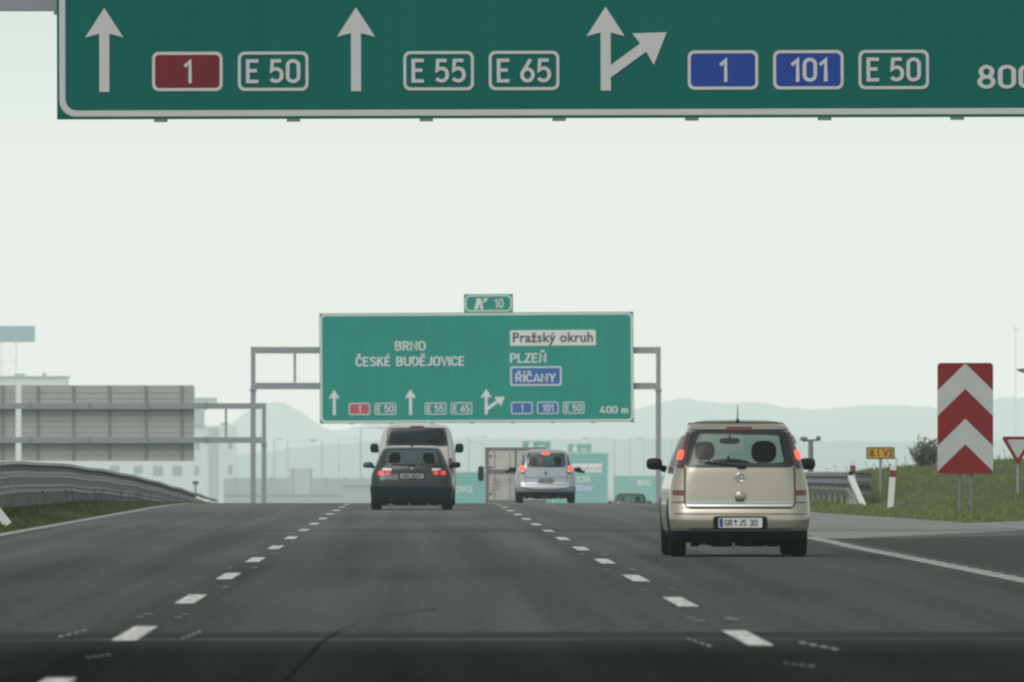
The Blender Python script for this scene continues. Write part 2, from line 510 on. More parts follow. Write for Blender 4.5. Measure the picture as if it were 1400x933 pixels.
DIN = {   # road sign numerals as pen strokes in a cell of height 1: (advance, strokes)
    'E': (0.60, [[(.48, .93), (.07, .93), (.07, .07), (.48, .07)], [(.07, .52), (.42, .52)]]),
    '0': (0.64, [_stad(.07, .07, .49, .93, .205)]),
    '1': (0.46, [[(.03, .70), (.26, .91), (.26, 0.0)]]),
    '5': (0.64, [[(.46, .93), (.12, .93), (.09, .52), (.17, .58), (.28, .60), (.39, .56), (.46, .47), (.485, .335), (.46, .20), (.385, .11), (.27, .07), (.15, .10), (.06, .18)]]),
    '6': (0.64, [_ell(.28, .315, .21, .245), [(.40, .97), (.095, .42)]]),
    '8': (0.64, [_ell(.28, .715, .175, .215), _ell(.28, .285, .21, .215)]),
    '4': (0.66, [[(.36, .98), (.06, .27), (.56, .27)], [(.40, .46), (.40, 0)]]),
    'm': (0.80, [[(.07, 0), (.07, .68)], [(.07, .52), (.14, .61), (.22, .62), (.28, .58), (.31, .48), (.31, 0)], [(.31, .52), (.38, .61), (.46, .62), (.52, .58), (.55, .48), (.55, 0)]]),
    ' ': (0.30, []),
    'B': (0.64, [[(.07, .07), (.07, .93), (.33, .93), (.44, .86), (.45, .70), (.40, .57), (.30, .52), (.07, .52)], [(.30, .52), (.44, .45), (.49, .30), (.45, .14), (.34, .07), (.07, .07)]]),
    'R': (0.64, [[(.07, 0), (.07, .93), (.33, .93), (.45, .86), (.48, .70), (.44, .55), (.33, .48), (.07, .48)], [(.28, .48), (.49, 0)]]),
    'N': (0.68, [[(.07, 0), (.07, .95), (.51, .05), (.51, 1.0)]]),
    'O': (0.66, [_stad(.07, .07, .52, .93, .215)]),
    'C': (0.62, [[(.48, .72), (.44, .86), (.34, .93), (.24, .93), (.12, .86), (.07, .70), (.07, .30), (.12, .14), (.24, .07), (.34, .07), (.44, .14), (.48, .28)]]),
    'S': (0.62, [[(.46, .78), (.40, .90), (.28, .93), (.16, .90), (.09, .80), (.10, .66), (.20, .56), (.36, .48), (.46, .38), (.47, .22), (.40, .11), (.28, .07), (.15, .10), (.07, .21)]]),
    'K': (0.64, [[(.07, 0), (.07, 1.0)], [(.49, 1.0), (.07, .42)], [(.22, .58), (.51, 0)]]),
    'U': (0.66, [[(.07, 1.0), (.07, .30), (.12, .14), (.23, .07), (.36, .07), (.47, .14), (.52, .30), (.52, 1.0)]]),
    'D': (0.66, [[(.07, .07), (.07, .93), (.30, .93), (.44, .86), (.51, .70), (.51, .30), (.44, .14), (.30, .07), (.07, .07), (.07, .2)]]),
    'J': (0.54, [[(.38, 1.0), (.38, .28), (.33, .13), (.23, .07), (.13, .09), (.04, .19)]]),
    'V': (0.60, [[(.04, 1.0), (.28, .03), (.52, 1.0)]]),
    'I': (0.24, [[(.09, 0), (.09, 1.0)]]),
    'P': (0.62, [[(.07, 0), (.07, .93), (.33, .93), (.45, .86), (.48, .69), (.44, .53), (.33, .45), (.07, .45)]]),
    'L': (0.56, [[(.07, 1.0), (.07, .07), (.47, .07)]]),
    'Z': (0.60, [[(.05, .93), (.46, .93), (.06, .07), (.49, .07)]]),
    'A': (0.64, [[(.03, 0), (.28, .97), (.54, 0)], [(.12, .26), (.45, .26)]]),
    'Y': (0.60, [[(.03, 1.0), (.28, .48), (.53, 1.0)], [(.28, .48), (.28, 0)]]),
    'G': (0.66, [[(.49, .74), (.44, .87), (.34, .93), (.24, .93), (.12, .86), (.07, .70), (.07, .30), (.12, .14), (.24, .07), (.36, .07), (.47, .14), (.50, .28), (.50, .46), (.30, .46)]]),
    '3': (0.62, [[(.07, .80), (.14, .90), (.27, .93), (.39, .89), (.45, .77), (.42, .62), (.32, .54), (.20, .53)], [(.32, .54), (.44, .45), (.48, .30), (.43, .15), (.31, .07), (.18, .08), (.05, .20)]]),
}


for _c, _base, _m in (('Č', 'C', 'v'), ('Ě', 'E', 'v'), ('Ř', 'R', 'v'), ('Ň', 'N', 'v'), ('É', 'E', 'a'), ('Í', 'I', 'a')):
    _a, _s = DIN[_base]
    _x = (max(p[0] for q in _s for p in q) + min(p[0] for q in _s for p in q)) / 2
    DIN[_c] = (_a, _s + ([[(_x - .15, 1.30), (_x, 1.14), (_x + .15, 1.30)]] if _m == 'v' else [[(_x - .04, 1.12), (_x + .10, 1.32)]]))


def put_din(mb, body, x0, x1, z0, cap, y, mi=0, pen=0.145):
    strokes, adv = [], 0.0
    lo, hi = 9, -9
    for ch in body:
        a, ss = DIN[ch]
        for st in ss:
            q = [(p[0] + adv, p[1]) for p in st]
            lo = min(lo, min(p[0] for p in q)); hi = max(hi, max(p[0] for p in q))
            strokes.append(q)
        adv += a
    lo -= pen / 2; hi += pen / 2
    sx = (x1 - x0) / (hi - lo)
    for k, q in enumerate(strokes):
        closed = len(q) > 4 and math.hypot(q[0][0] - q[-1][0], q[0][1] - q[-1][1]) < 1e-6
        if closed: q = q[:-1]
        n = len(q)
        V = []
        for i in range(n):
            a = q[(i - 1) % n] if (closed or i) else None
            b = q[(i + 1) % n] if (closed or i < n - 1) else None
            d0 = Vector((q[i][0] - a[0], q[i][1] - a[1])).normalized() if a else None
            d1 = Vector((b[0] - q[i][0], b[1] - q[i][1])).normalized() if b else None
            d0 = d0 or d1; d1 = d1 or d0
            n0, n1 = Vector((-d0.y, d0.x)), Vector((-d1.y, d1.x))
            mt = (n0 + n1)
            mt = mt.normalized() if mt.length > 1e-6 else n0
            h = pen / 2 / max(0.5, mt.dot(n0))
            for sg in (-1, 1):
                X, Z = q[i][0] + mt.x * h * sg, q[i][1] + mt.y * h * sg
                V.append((x0 + (X - lo) * sx, y - 0.0008 * (k % 3), z0 + Z * cap))
        m_ = n if closed else n - 1
        mb.add(V, [(2 * i, 2 * i + 1, 2 * ((i + 1) % n) + 1, 2 * ((i + 1) % n)) for i in range(m_)], mi)


# ------------------------------------------------------------------ world, sun, haze
world = bpy.data.worlds.new('World')
scene.world = world
world.use_nodes = True
nt, N, L = world.node_tree, world.node_tree.nodes, world.node_tree.links
bg = N['Background']
sky = N.new('ShaderNodeTexSky')
sky.sky_type = 'NISHITA'
sky.sun_disc = False
SUN_EL, SUN_AZ = 50, -150                    # behind the lens and to the left, veiled
sky.sun_elevation = R(SUN_EL)
sky.sun_rotation = R(SUN_AZ)
sky.air_density = 1.0
sky.dust_density = 4.0
hs = N.new('ShaderNodeHueSaturation')        # an overcast sky has little colour
hs.inputs['Saturation'].default_value = 0.22
L.new(sky.outputs[0], hs.inputs['Color'])
tint = N.new('ShaderNodeMix'); tint.data_type = 'RGBA'; tint.blend_type = 'MULTIPLY'
tint.inputs[0].default_value = 1.0
tint.inputs[7].default_value = (1.0, 1.0, 0.92, 1)
L.new(hs.outputs[0], tint.inputs[6])
L.new(tint.outputs[2], bg.inputs['Color'])
bg.inputs['Strength'].default_value = 0.11

sun = bpy.data.lights.new('sun', 'SUN')
sun.energy = 0.9
sun.angle = R(45)
sun.color = (1.0, 0.97, 0.91)
so = bpy.data.objects.new('sun', sun)
col.objects.link(so)
az = R(SUN_AZ)
sd = Vector((math.sin(az) * math.cos(R(SUN_EL)), math.cos(az) * math.cos(R(SUN_EL)), math.sin(R(SUN_EL))))
so.rotation_euler = sd.to_track_quat('Z', 'Y').to_euler()
so.location = (0, 0, 60)

# the misty air: a very large body of thin haze that everything stands in
hz = bpy.data.materials.new('misty_air')
nt, N, L = nodes_of(hz)
N.remove(N['Principled BSDF'])
ab = N.new('ShaderNodeVolumeAbsorption')
em = N.new('ShaderNodeEmission')
ad = N.new('ShaderNodeAddShader')
SIG = (0.000082, 0.000109, 0.000112)
HAZE = (0.905, 0.918, 0.855)
dens = 0.001
ab.inputs['Color'].default_value = tuple(1 - s / dens for s in SIG) + (1,)
ab.inputs['Density'].default_value = dens
em.inputs['Color'].default_value = tuple(s * h / 0.0004 for s, h in zip(SIG, HAZE)) + (1,)
em.inputs['Strength'].default_value = 0.0004
L.new(ab.outputs[0], ad.inputs[0])
L.new(em.outputs[0], ad.inputs[1])
L.new(ad.outputs[0], N['Material Output'].inputs['Volume'])
tag(MB().box((0, 3000, 280), (44000, 46000, 760)).build('sky', hz), kind='structure')

# ------------------------------------------------------------------ ground, hills
def main_right(Y):          # right edge of the paved main carriageway
    if Y <= 200: return 9.4
    if Y < 250: return 9.4 - 1.2 * sstep(200, 250, Y)
    if Y < 430: return 8.2
    return 8.2 + 4.0 * sstep(430, 500, Y)


def ramp_left(Y):           # left edge of the side road that leaves the gore
    return 9.5 + 0.17 * max(0, Y - 201) + 0.0012 * max(0, Y - 201) ** 2


def verge(X, Y):
    """height of the ground above the road surface's own profile"""
    if X < -6.25:
        s = -6.25 - X
        off = float(np.interp(Y, [0, 170, 215, 255, 323, 427, 600], [0.04, 0.06, 0.13, 0.13, -0.14, -0.45, -0.6]))
        h = off * sstep(0, 1.15, s) + 0.02 - 0.03 * (s < 0.05)
        return h - 2.2 * sstep(4, 14, s)
    mr = main_right(Y)
    if X > mr:
        if Y <= 201:
            return -0.08 if X < 40 else -0.1
        rl = ramp_left(Y)
        if X > rl:
            d = sstep(0, 1.5, X - rl) if X < rl + 4 else 1 - sstep(4, 5, X - rl - 3.0)
            return -0.08 if X < rl + 9 else -0.08 + 0.6 * sstep(rl + 9, rl + 16, X)
        s = max(0, X - max(10.3, mr + 0.6))
        h = 1.16 * (1 - math.exp(-s / 2.3)) * (0.22 * sstep(203, 222, Y) + 0.78 * sstep(220, 300, Y))
        h *= sstep(0, 3.0, rl - X)
        h *= 1 - 0.6 * sstep(420, 520, Y)
        h += 0.05 * sstep(0, 0.8, X - mr) * sstep(0, 0.6, rl - X)
        h += 3.1 * math.exp(-((X - 21) / 5.5) ** 2 - ((Y - 690) / 110) ** 2)
        h += 0.05 * math.sin(X * 1.7 + Y * 0.21) * sstep(0.5, 3, X - mr)
        return h + 0.01
    return -0.08


xs = [-16000, -7000, -3000, -1200, -500, -220, -110, -60, -36, -24, -18, -15, -13, -11.5, -10.5] + list(np.arange(-10, -6, 0.25)) + [-6.2, -5, 0, 5, 7.5] + list(np.arange(8, 24, 0.4)) + [25, 27, 30, 34, 40, 48, 60, 110, 220, 500, 1200, 3000, 7000, 16000]
ys = [-15500, -6000, -2000, -700, -250, -80, -30] + list(np.arange(0, 180, 12)) + list(np.arange(180, 330, 2.0)) + list(np.arange(330, 720, 6)) + [740, 780, 830, 900, 1000, 1200, 1500, 2000, 2600, 3500, 5000, 8000, 14000, 21500]
g = MB()
vs = []
for Y in ys:
    for X in xs:
        z = road_z(max(Y, 0)) + verge(X, Y)
        vs.append((X, Y, z))
nx = len(xs)
fs = [(j * nx + i, j * nx + i + 1, (j + 1) * nx + i + 1, (j + 1) * nx + i) for j in range(len(ys) - 1) for i in range(nx - 1)]
g.add(vs, fs)
tag(g.build('ground', M['grass'], smooth=True), kind='structure')


def ridge(name, Y0, pts, depth, seed):
    """wooded range Y0 metres away; PTS are skyline points (px,py) of the photograph's scale"""
    px = np.linspace(pts[0][0], pts[-1][0], 900)
    py = np.interp(px, [p[0] for p in pts], [p[1] for p in pts])
    k = np.ones(9) / 9
    py = np.convolve(np.pad(py, 4, mode='edge'), k, 'valid')
    r = np.random.default_rng(seed)
    rough = np.convolve(r.normal(0, 1, 900 + 6), np.ones(7) / 7, 'valid') * 2.2 + r.normal(0, 0.7, 900)
    py = py + rough * 0.8
    m = MB()
    prof = [(-1.0, 0.0), (-0.6, 0.45), (-0.3, 0.8), (-0.1, 0.97), (0, 1.0), (0.3, 0.9), (1.0, 0.0)]
    V = []
    for t, h in prof:
        for a, b in zip(px, py):
            p = at(a, b, Y0)
            V.append((p.x * (1 + 0.0 * t), Y0 + t * depth, -22 + (p.z + 22) * h))
    n = len(px)
    Fq = [(j * n + i, j * n + i + 1, (j + 1) * n + i + 1, (j + 1) * n + i) for j in range(len(prof) - 1) for i in range(n - 1)]
    m.add(V, Fq)
    return tag(m.build(name, M['hill'], smooth=True), kind='structure')


ridge('hills', 13200, [(-900, 610), (-300, 600), (0, 596), (290, 592), (318, 578), (345, 556), (372, 548), (400, 556), (425, 572), (450, 590), (478, 586), (520, 573), (600, 562), (760, 566), (860, 562), (898, 551), (930, 544), (965, 549), (1000, 552), (1028, 548), (1062, 555), (1100, 561), (1150, 557), (1185, 553), (1230, 555), (1290, 556), (1340, 548), (1380, 543), (1430, 546), (1700, 560), (2300, 590)], 900, 3)
ridge('hills', 9600, [(-900, 640), (0, 636), (320, 625), (420, 610), (520, 602), (620, 599), (760, 600), (900, 600), (1000, 599), (1110, 603), (1280, 604), (1400, 600), (1800, 606), (2300, 630)], 500, 5)

# ------------------------------------------------------------------ road surfaces and markings
def strip(mb, xl, xr, Ys, up, mi=0, cols=1):
    V = []
    for Y in Ys:
        a = xl(Y) if callable(xl) else xl
        b = xr(Y) if callable(xr) else xr
        for k in range(cols + 1):
            V.append((a + (b - a) * k / cols, Y, road_z(Y) + up))
    n = cols + 1
    mb.add(V, [(j * n + i, j * n + i + 1, (j + 1) * n + i + 1, (j + 1) * n + i) for j in range(len(Ys) - 1) for i in range(cols)], mi)


Yroad = list(np.arange(-80, 200, 10)) + list(np.arange(200, 620, 3)) + list(np.arange(620, 1500, 20))
m = MB()
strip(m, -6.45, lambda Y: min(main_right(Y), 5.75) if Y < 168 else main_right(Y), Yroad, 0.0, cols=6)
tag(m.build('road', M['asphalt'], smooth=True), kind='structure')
# the band of darker asphalt closest to the lens
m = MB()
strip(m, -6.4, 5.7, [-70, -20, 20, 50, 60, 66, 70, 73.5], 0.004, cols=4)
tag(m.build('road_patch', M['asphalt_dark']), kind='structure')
# side road beside the carriageway
m = MB()
strip(m, 5.70, 34, list(np.arange(-80, 200, 4)), -0.003, cols=4)
tag(m.build('side_road', M['asphalt_ramp']), kind='structure')


# pale worn pavement in front of the grass nose
m = MB()
V = []
Yp = list(np.arange(162, 262, 2.0))
for Y in Yp:
    a = 5.62 + 0.02 * max(0, Y - 168)
    lo_, hi_ = (Y - 162) / 22, 0
    # near edge runs from (5.5,160) to (9.3,181): start pale area to the right only after it
    b = max(a + 0.02, min(main_right(Y) + 0.05, 5.6 + (Y - 160) * 0.19)) if Y < 181 else (main_right(Y) + 0.05 if Y > 201 else 9.6)
    for k in range(5):
        V.append((a + (b - a) * k / 4, Y, road_z(Y) + 0.004))
m.add(V, [(j * 5 + i, j * 5 + i + 1, (j + 1) * 5 + i + 1, (j + 1) * 5 + i) for j in range(len(Yp) - 1) for i in range(4)])
# apron running off to the right along the front of the nose
V = []
Xa = list(np.arange(9.4, 34, 1.2))
for X in Xa:
    near = 181 + (X - 9.4) * 0.4
    far = 201 + (X - 9.4) * 5.2 if X < 16 else 201 + 6.6 * 5.2 + (X - 16) * 3
    V.append((X, near, 0.006)); V.append((X, max(far, near + 3), 0.006 + road_z(far)))
m.add(V, [(2 * i, 2 * i + 2, 2 * i + 3, 2 * i + 1) for i in range(len(Xa) - 1)])
tag(m.build('shoulder', M['asphalt_pale']), kind='structure')
mk = MB()
XL, XR = -1.756, 1.994
first = 16000 * 1.08 / (867 - 630) - 3.1
for k in range(-6, 24):
    for X in (XL, XR):
        y0 = first + 18 * k + (0 if X == XL else -1.9)
        if y0 < -60: continue
        strip(mk, X - 0.075, X + 0.075, list(np.linspace(y0, y0 + 6, 4)), 0.008, 0)
strip(mk, -6.14, -5.93, list(np.arange(-60, 520, 4)), 0.007, 1)
strip(mk, lambda Y: 5.31, lambda Y: 5.53, list(np.arange(-60, 150, 3)), 0.007, 1)
strip(mk, lambda Y: 5.32 + 0.0035 * (Y - 147), lambda Y: 5.52 + 0.006 * (Y - 147), list(np.arange(147, 166, 3)), 0.0075, 1)
for k in range(32):                                   # raised bars of the profiled edge line
    y0 = 60 + k * 2.4
    strip(mk, 5.30, 5.54, [y0, y0 + 0.8], 0.011, 2)
tag(mk.build('road_markings', [M['marking'], M['marking_worn'], M['marking_bar']]), kind='structure')

gh = MB()
for k in range(0, 9):
    for X in (XL, XR):
        y0 = first + 18 * k + 10.5 + (0 if X == XL else -1.9)
        for dx in (-0.13, 0.13):
            if random.random() < 0.85:
                j1, j2 = random.uniform(-.5, .5), random.uniform(0.3, 0.8)
                strip(gh, X + dx - 0.045 * j2 - 0.01, X + dx + 0.05 * random.random() + 0.01, [y0 + j1, y0 + j1 + j2], 0.0085)
                if random.random() < .6:
                    strip(gh, X + dx - 0.03, X + dx + 0.03, [y0 + 1.3, y0 + 1.7], 0.0085)
tag(gh.build('road_markings', M['ghost']), kind='structure')
gh = MB()
for px, py, w, ln in [(100, 868, 22, 3.2), (262, 870, 14, 3.4), (955, 880, 16, 3.4), (1118, 885, 34, 3.0), (136, 899, 30, 1.0), (1092, 911, 34, 1.2), (387, 802, 3, 1.6), (448, 783, 3, 1.2), (1216, 768, 5, 2.5)]:
    Yc = F * CAMZ / (py - HOR)
    Xc = (px - VPX) / F * Yc
    hw = w / 2 / F * Yc
    for k in range(4):
        a = Xc - hw + 2 * hw * k / 4
        yy = Yc - ln / 2 + (ln * k / 4 if px < 600 else ln * (3 - k) / 4)
        strip(gh, a, a + hw * (0.35 + 0.25 * random.random()), [yy, yy + ln / 4.5], 0.009)
tag(gh.build('road_markings', M['marking_worn']), kind='structure')
gh = MB()
for a, b in ((-6.3, 1.0), (-2.0, 5.6)):               # sealed joint across the road near the end of the dark band
    strip(gh, a, b, [69.9 + (0.4 if a > -3 else 0), 70.15 + (0.4 if a > -3 else 0)], 0.0065)
strip(gh, -6.3, 0.6, [72.6, 72.75], 0.007)
tag(gh.build('road_markings', M['joint']), kind='structure')

sk = MB()
pts = [(375, 950), (392, 930), (415, 905), (440, 880), (465, 864), (492, 852), (525, 844), (560, 838), (600, 834)]
V = []
for i, (px, py) in enumerate(pts):
    Y = F * CAMZ / (py - HOR)
    X = (px - VPX) / F * Y
    w = 0.013 * (1 - i / 9.5)
    V += [(X - w, Y, 0.010), (X + w, Y + 0.25, 0.010)]
sk.add(V, [(2 * i, 2 * i + 1, 2 * i + 3, 2 * i + 2) for i in range(len(pts) - 1)])
tag(sk.build('road_markings', M['skid']), kind='structure')

# grass tufts along both verges
gb = MB()
V, Fq = [], []
cnt = 0
while cnt < 17000:
    if random.random() < 0.42:
        Y = 165 + random.random() ** 1.3 * 190
        X = -6.2 - random.random() ** 1.4 * 2.2
    else:
        Y = 203 + random.random() ** 1.5 * 190
        X = main_right(Y) + random.random() ** 1.1 * 10
        if X > ramp_left(Y) - 0.05: continue
    z = road_z(Y) + verge(X, Y) - 0.02
    cnt += 1
    edge = min(1, abs(X + 6.2) / 0.6) if X < 0 else min(1, (X - main_right(Y)) / 0.6)
    hgt = (0.03 + 0.09 * random.random() ** 2) * (0.45 + 0.55 * edge)
    for b in range(4):
        a = random.random() * 2 * PI
        dx, dy = math.cos(a), math.sin(a)
        w = 0.012 + 0.012 * random.random()
        bx, by = X + random.uniform(-.08, .08), Y + random.uniform(-.08, .08)
        o = len(V)
        V += [(bx - w, by, z), (bx + w, by, z), (bx + dx * hgt * 0.45, by + dy * hgt * 0.45, z + hgt * (0.7 + 0.5 * random.random()))]
        Fq.append((o, o + 1, o + 2))
for k in range(420):                                  # taller seed stems standing out of the turf
    if random.random() < 0.35:
        Y = 180 + random.random() * 150; X = -6.7 - random.random() * 1.2
    else:
        Y = 225 + random.random() * 150; X = main_right(Y) + 1.2 + random.random() * 9
        if X > ramp_left(Y) - 1: continue
    z = road_z(Y) + verge(X, Y) - 0.02
    hgt = 0.12 + 0.22 * random.random() ** 2
    lean = random.uniform(-0.08, 0.08)
    o = len(V)
    V += [(X - 0.007, Y, z), (X + 0.007, Y, z), (X + lean + 0.006, Y, z + hgt), (X + lean - 0.006, Y, z + hgt), (X + lean + 0.022, Y, z + hgt * 0.97), (X + lean * 1.3, Y, z + hgt * 1.18), (X + lean - 0.022, Y, z + hgt * 0.97)]
    Fq += [(o, o + 1, o + 2, o + 3), (o + 6, o + 4, o + 5)]
gb.add(V, Fq)
tag(gb.build('grass', M['blade']), kind='stuff')


# ------------------------------------------------------------------ motorway signs
def arrow_up(cx, z0, tip, hb, hw, sw):
    return [(cx - sw, z0), (cx + sw, z0), (cx + sw, hb + 0.055), (cx + hw, hb), (cx, tip), (cx - hw, hb), (cx - sw, hb + 0.055)]


GREEN = [None, None]


def route_plate(parent, x0, body, fill, tx0, tx1):
    m = MB()
    z0, z1 = 0.415, 1.0
    o = rrect(x0, z0, x0 + 1.05, z1, 0.10)
    i = rrect(x0 + 0.045, z0 + 0.045, x0 + 1.005, z1 - 0.045, 0.065)
    m.ring_xz(o, i, -0.012, 0)
    if fill:
        m.face_xz(i, -0.011, 1)
    put_din(m, body, x0 + tx0, x0 + tx1, z0 + 0.115, 0.355, -0.018, 0)
    p = m.build('route_plate', [GREEN[1], fill or GREEN[0]], parent)
    return p


def big_sign(loc, label, dist_text, dist_x, green, roll=0.0, simple=False, WH=None, BL=None, RD=None):
    """green overhead lane sign, 15.4 m wide; loc is its lower left corner"""
    t = empty('overhead_sign', loc, label, 'road sign', 'green overhead lane signs', rot=(0, -roll, 0))
    W, H = 15.4, 5.4
    GREEN[0], GREEN[1] = green, WH
    m = MB()
    m.box((W / 2, 0.05, H / 2), (W, 0.10, H), 0)
    m.ring_xz(rrect(0.035, 0.04, W - 0.035, H - 0.04, 0.24), rrect(0.125, 0.13, W - 0.125, H - 0.13, 0.17), -0.006, 1)
    m.build('panel', [green, WH], t)
    for cx in (0.705, 4.447, 8.160):
        a = MB()
        a.face_xz(arrow_up(cx, 0.405, 1.655, 1.215, 0.285, 0.075), -0.012)
        if cx > 8:
            # branch leaving the shaft to the right, with its own head
            d = Vector((0.80, 0.60)).normalized()
            n = Vector((-d.y, d.x))
            p0, p1, tip = Vector((8.19, 0.66)), Vector((8.72, 1.045)), Vector((9.07, 1.27))
            q = [p0 - n * 0.075, p1 - n * 0.075, Vector((8.875, 0.785)), tip, Vector((8.555, 1.255)), p1 + n * 0.075, p0 + n * 0.075]
            a.face_xz([tuple(k) for k in q], -0.014)
        a.build('arrow', WH, t)
    route_plate(t, 1.414, '1', RD, 0.46, 0.59)
    route_plate(t, 2.69, 'E 50', None, 0.12, 0.93)
    route_plate(t, 5.15, 'E 55', None, 0.12, 0.93)
    route_plate(t, 6.42, 'E 65', None, 0.12, 0.93)
    route_plate(t, 9.38, '1', BL, 0.46, 0.59)
    route_plate(t, 10.65, '101', BL, 0.25, 0.81)
    route_plate(t, 11.92, 'E 50', None, 0.12, 0.93)
    for word, xa, xb, zb_, cap, top in ((dist_text.split()[0], dist_x, dist_x + 0.88, 0.42, 0.35, 1), ('m', dist_x + 1.08, dist_x + 1.40, 0.42, 0.35, 1),
                                        ('BRNO', 3.70, 5.20, 3.56, 0.46, 1), ('ČESKÉ', 1.77, 3.50, 2.80, 0.46, 1), ('BUDĚJOVICE', 3.76, 7.13, 2.80, 0.46, 1), ('PLZEŇ', 9.34, 11.12, 2.93, 0.46, 1)):
        m = MB()
        put_din(m, word, xa, xb, zb_, cap, -0.014)
        m.build('lettering', WH, t)
    m = MB()
    m.face_xz(rrect(9.35, 3.76, 13.55, 4.52, 0.06), -0.011, 0)
    put_text(m, 'Pražský okruh', 9.48, 13.42, 3.94, 0.46, -0.017, 1, 0.022)
    m.build('destination_plate', [WH, M['black_sheet']], t)
    m = MB()
    o, i = rrect(9.35, 1.80, 11.86, 2.74, 0.10), rrect(9.42, 1.87, 11.79, 2.67, 0.07)
    m.ring_xz(o, i, -0.012, 0)
    m.face_xz(i, -0.011, 1)
    put_din(m, 'ŘÍČANY', 9.60, 11.60, 1.98, 0.41, -0.018, 0)
    m.build('destination_plate', [WH, BL], t)
    # exit number plate riding on the top edge
    m = MB()
    m.box((8.30, 0.04, H + 0.455), (2.40, 0.07, 0.90), 0)
    m.ring_xz(rrect(7.15, H + 0.05, 9.45, H + 0.86, 0.26), rrect(7.22, H + 0.12, 9.38, H + 0.79, 0.20), -0.003, 1)
    m.face_xz([(7.60, H + 0.16), (7.79, H + 0.16), (7.83, H + 0.40), (7.87, H + 0.40), (7.89, H + 0.16), (8.06, H + 0.16), (7.93, H + 0.70), (7.73, H + 0.70)], -0.008, 1)
    m.face_xz([(8.00, H + 0.52), (8.06, H + 0.46), (8.14, H + 0.58), (8.19, H + 0.50), (8.26, H + 0.72), (8.03, H + 0.70), (8.09, H + 0.64)], -0.008, 1)
    put_din(m, '10', 8.58, 9.02, H + 0.22, 0.46, -0.008, 1)
    m.build('exit_plate', [green, WH], t)
    if not simple:
        for k in range(8):
            b = MB()
            b.box((1.54 + 1.975 * k, 0.05, -0.022), (0.20, 0.16, 0.040))
            b.box((1.54 + 1.975 * k, 0.14, H / 2), (0.06, 0.07, H - 0.1))
            b.build('bracket', M['galv_dark'], t)
    return t


def gantry(Y, xl, xr, ztop, zlow, label, ground, beam=0.34, struts=()):
    t = empty('sign_gantry', ((xl + xr) / 2, Y, ground), label, 'gantry', 'steel sign gantries')
    cx = (xl + xr) / 2
    for x in (xl, xr):
        p = MB()
        p.box((x - cx, 0, (zlow - ground) / 2), (0.25, 0.32, zlow - ground))
        p.box((x - cx, 0, (ztop + zlow) / 2 - ground), (0.22, 0.30, ztop - zlow + beam))
        p.box((x - cx, 0, zlow - beam / 2 - ground - 0.03), (0.36, 0.44, 0.07))
        p.box((x - cx, 0, 0.03), (0.6, 0.6, 0.06))
        p.build('post', M['gantry'], t)
    for z in (ztop, zlow):
        b = MB()
        b.box((0, 0, z - ground), (xr - xl - 0.25, 0.26, beam - 0.02))
        for q in range(1, 6):                      # bolted splice plates
            xq = -(xr - xl) / 2 + (xr - xl) * q / 6
            b.box((xq, 0, z - ground), (0.05, 0.36, beam + 0.08))
            b.box((xq + 0.07, 0, z - ground), (0.04, 0.36, beam + 0.08))
        b.build('beam', M['gantry'], t)
    for x in struts:
        b = MB()
        b.box((x - cx, 0.0, (ztop + zlow) / 2 - ground), (0.12, 0.14, ztop - zlow - beam))
        b.build('strut', M['gantry'], t)
    return t


YN, YF = 174.0, 574.0
sN = at(78, 163.5, YN)
big_sign((sN.x, YN, sN.z), 'huge green lane sign across the top of the view, reading 800 m', '800 m', 13.69, M['green'], R(0.17), False, M['white_sheet'], M['blue_sheet'], M['red_sheet'])
sF = at(437.5, 579.5, YF)
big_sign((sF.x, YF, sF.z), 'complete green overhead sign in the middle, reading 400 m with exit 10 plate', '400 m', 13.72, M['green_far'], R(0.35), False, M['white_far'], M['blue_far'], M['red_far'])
gz = road_z(YF) - 0.1
gl, gr = at(346, 479, YF), at(900.5, 477, YF)
gantry(YF + 0.45, gl.x, gr.x, at(0, 479, YF).z, at(0, 528, YF).z, 'grey steel gantry on two posts holding the complete 400 m sign', gz, struts=[at(403, 0, YF).x, at(560, 0, YF).x, at(720, 0, YF).x])
b0 = sN.z
gantry(YN + 0.45, sN.x - 3.4, sN.x + 15.4 + 1.4, b0 + 3.55, b0 + 1.79, 'near gantry beam peeking out left of the huge top sign', 0.0, struts=[sN.x - 1.2])
# far smaller green signs beyond the crest -------------------------------------------------


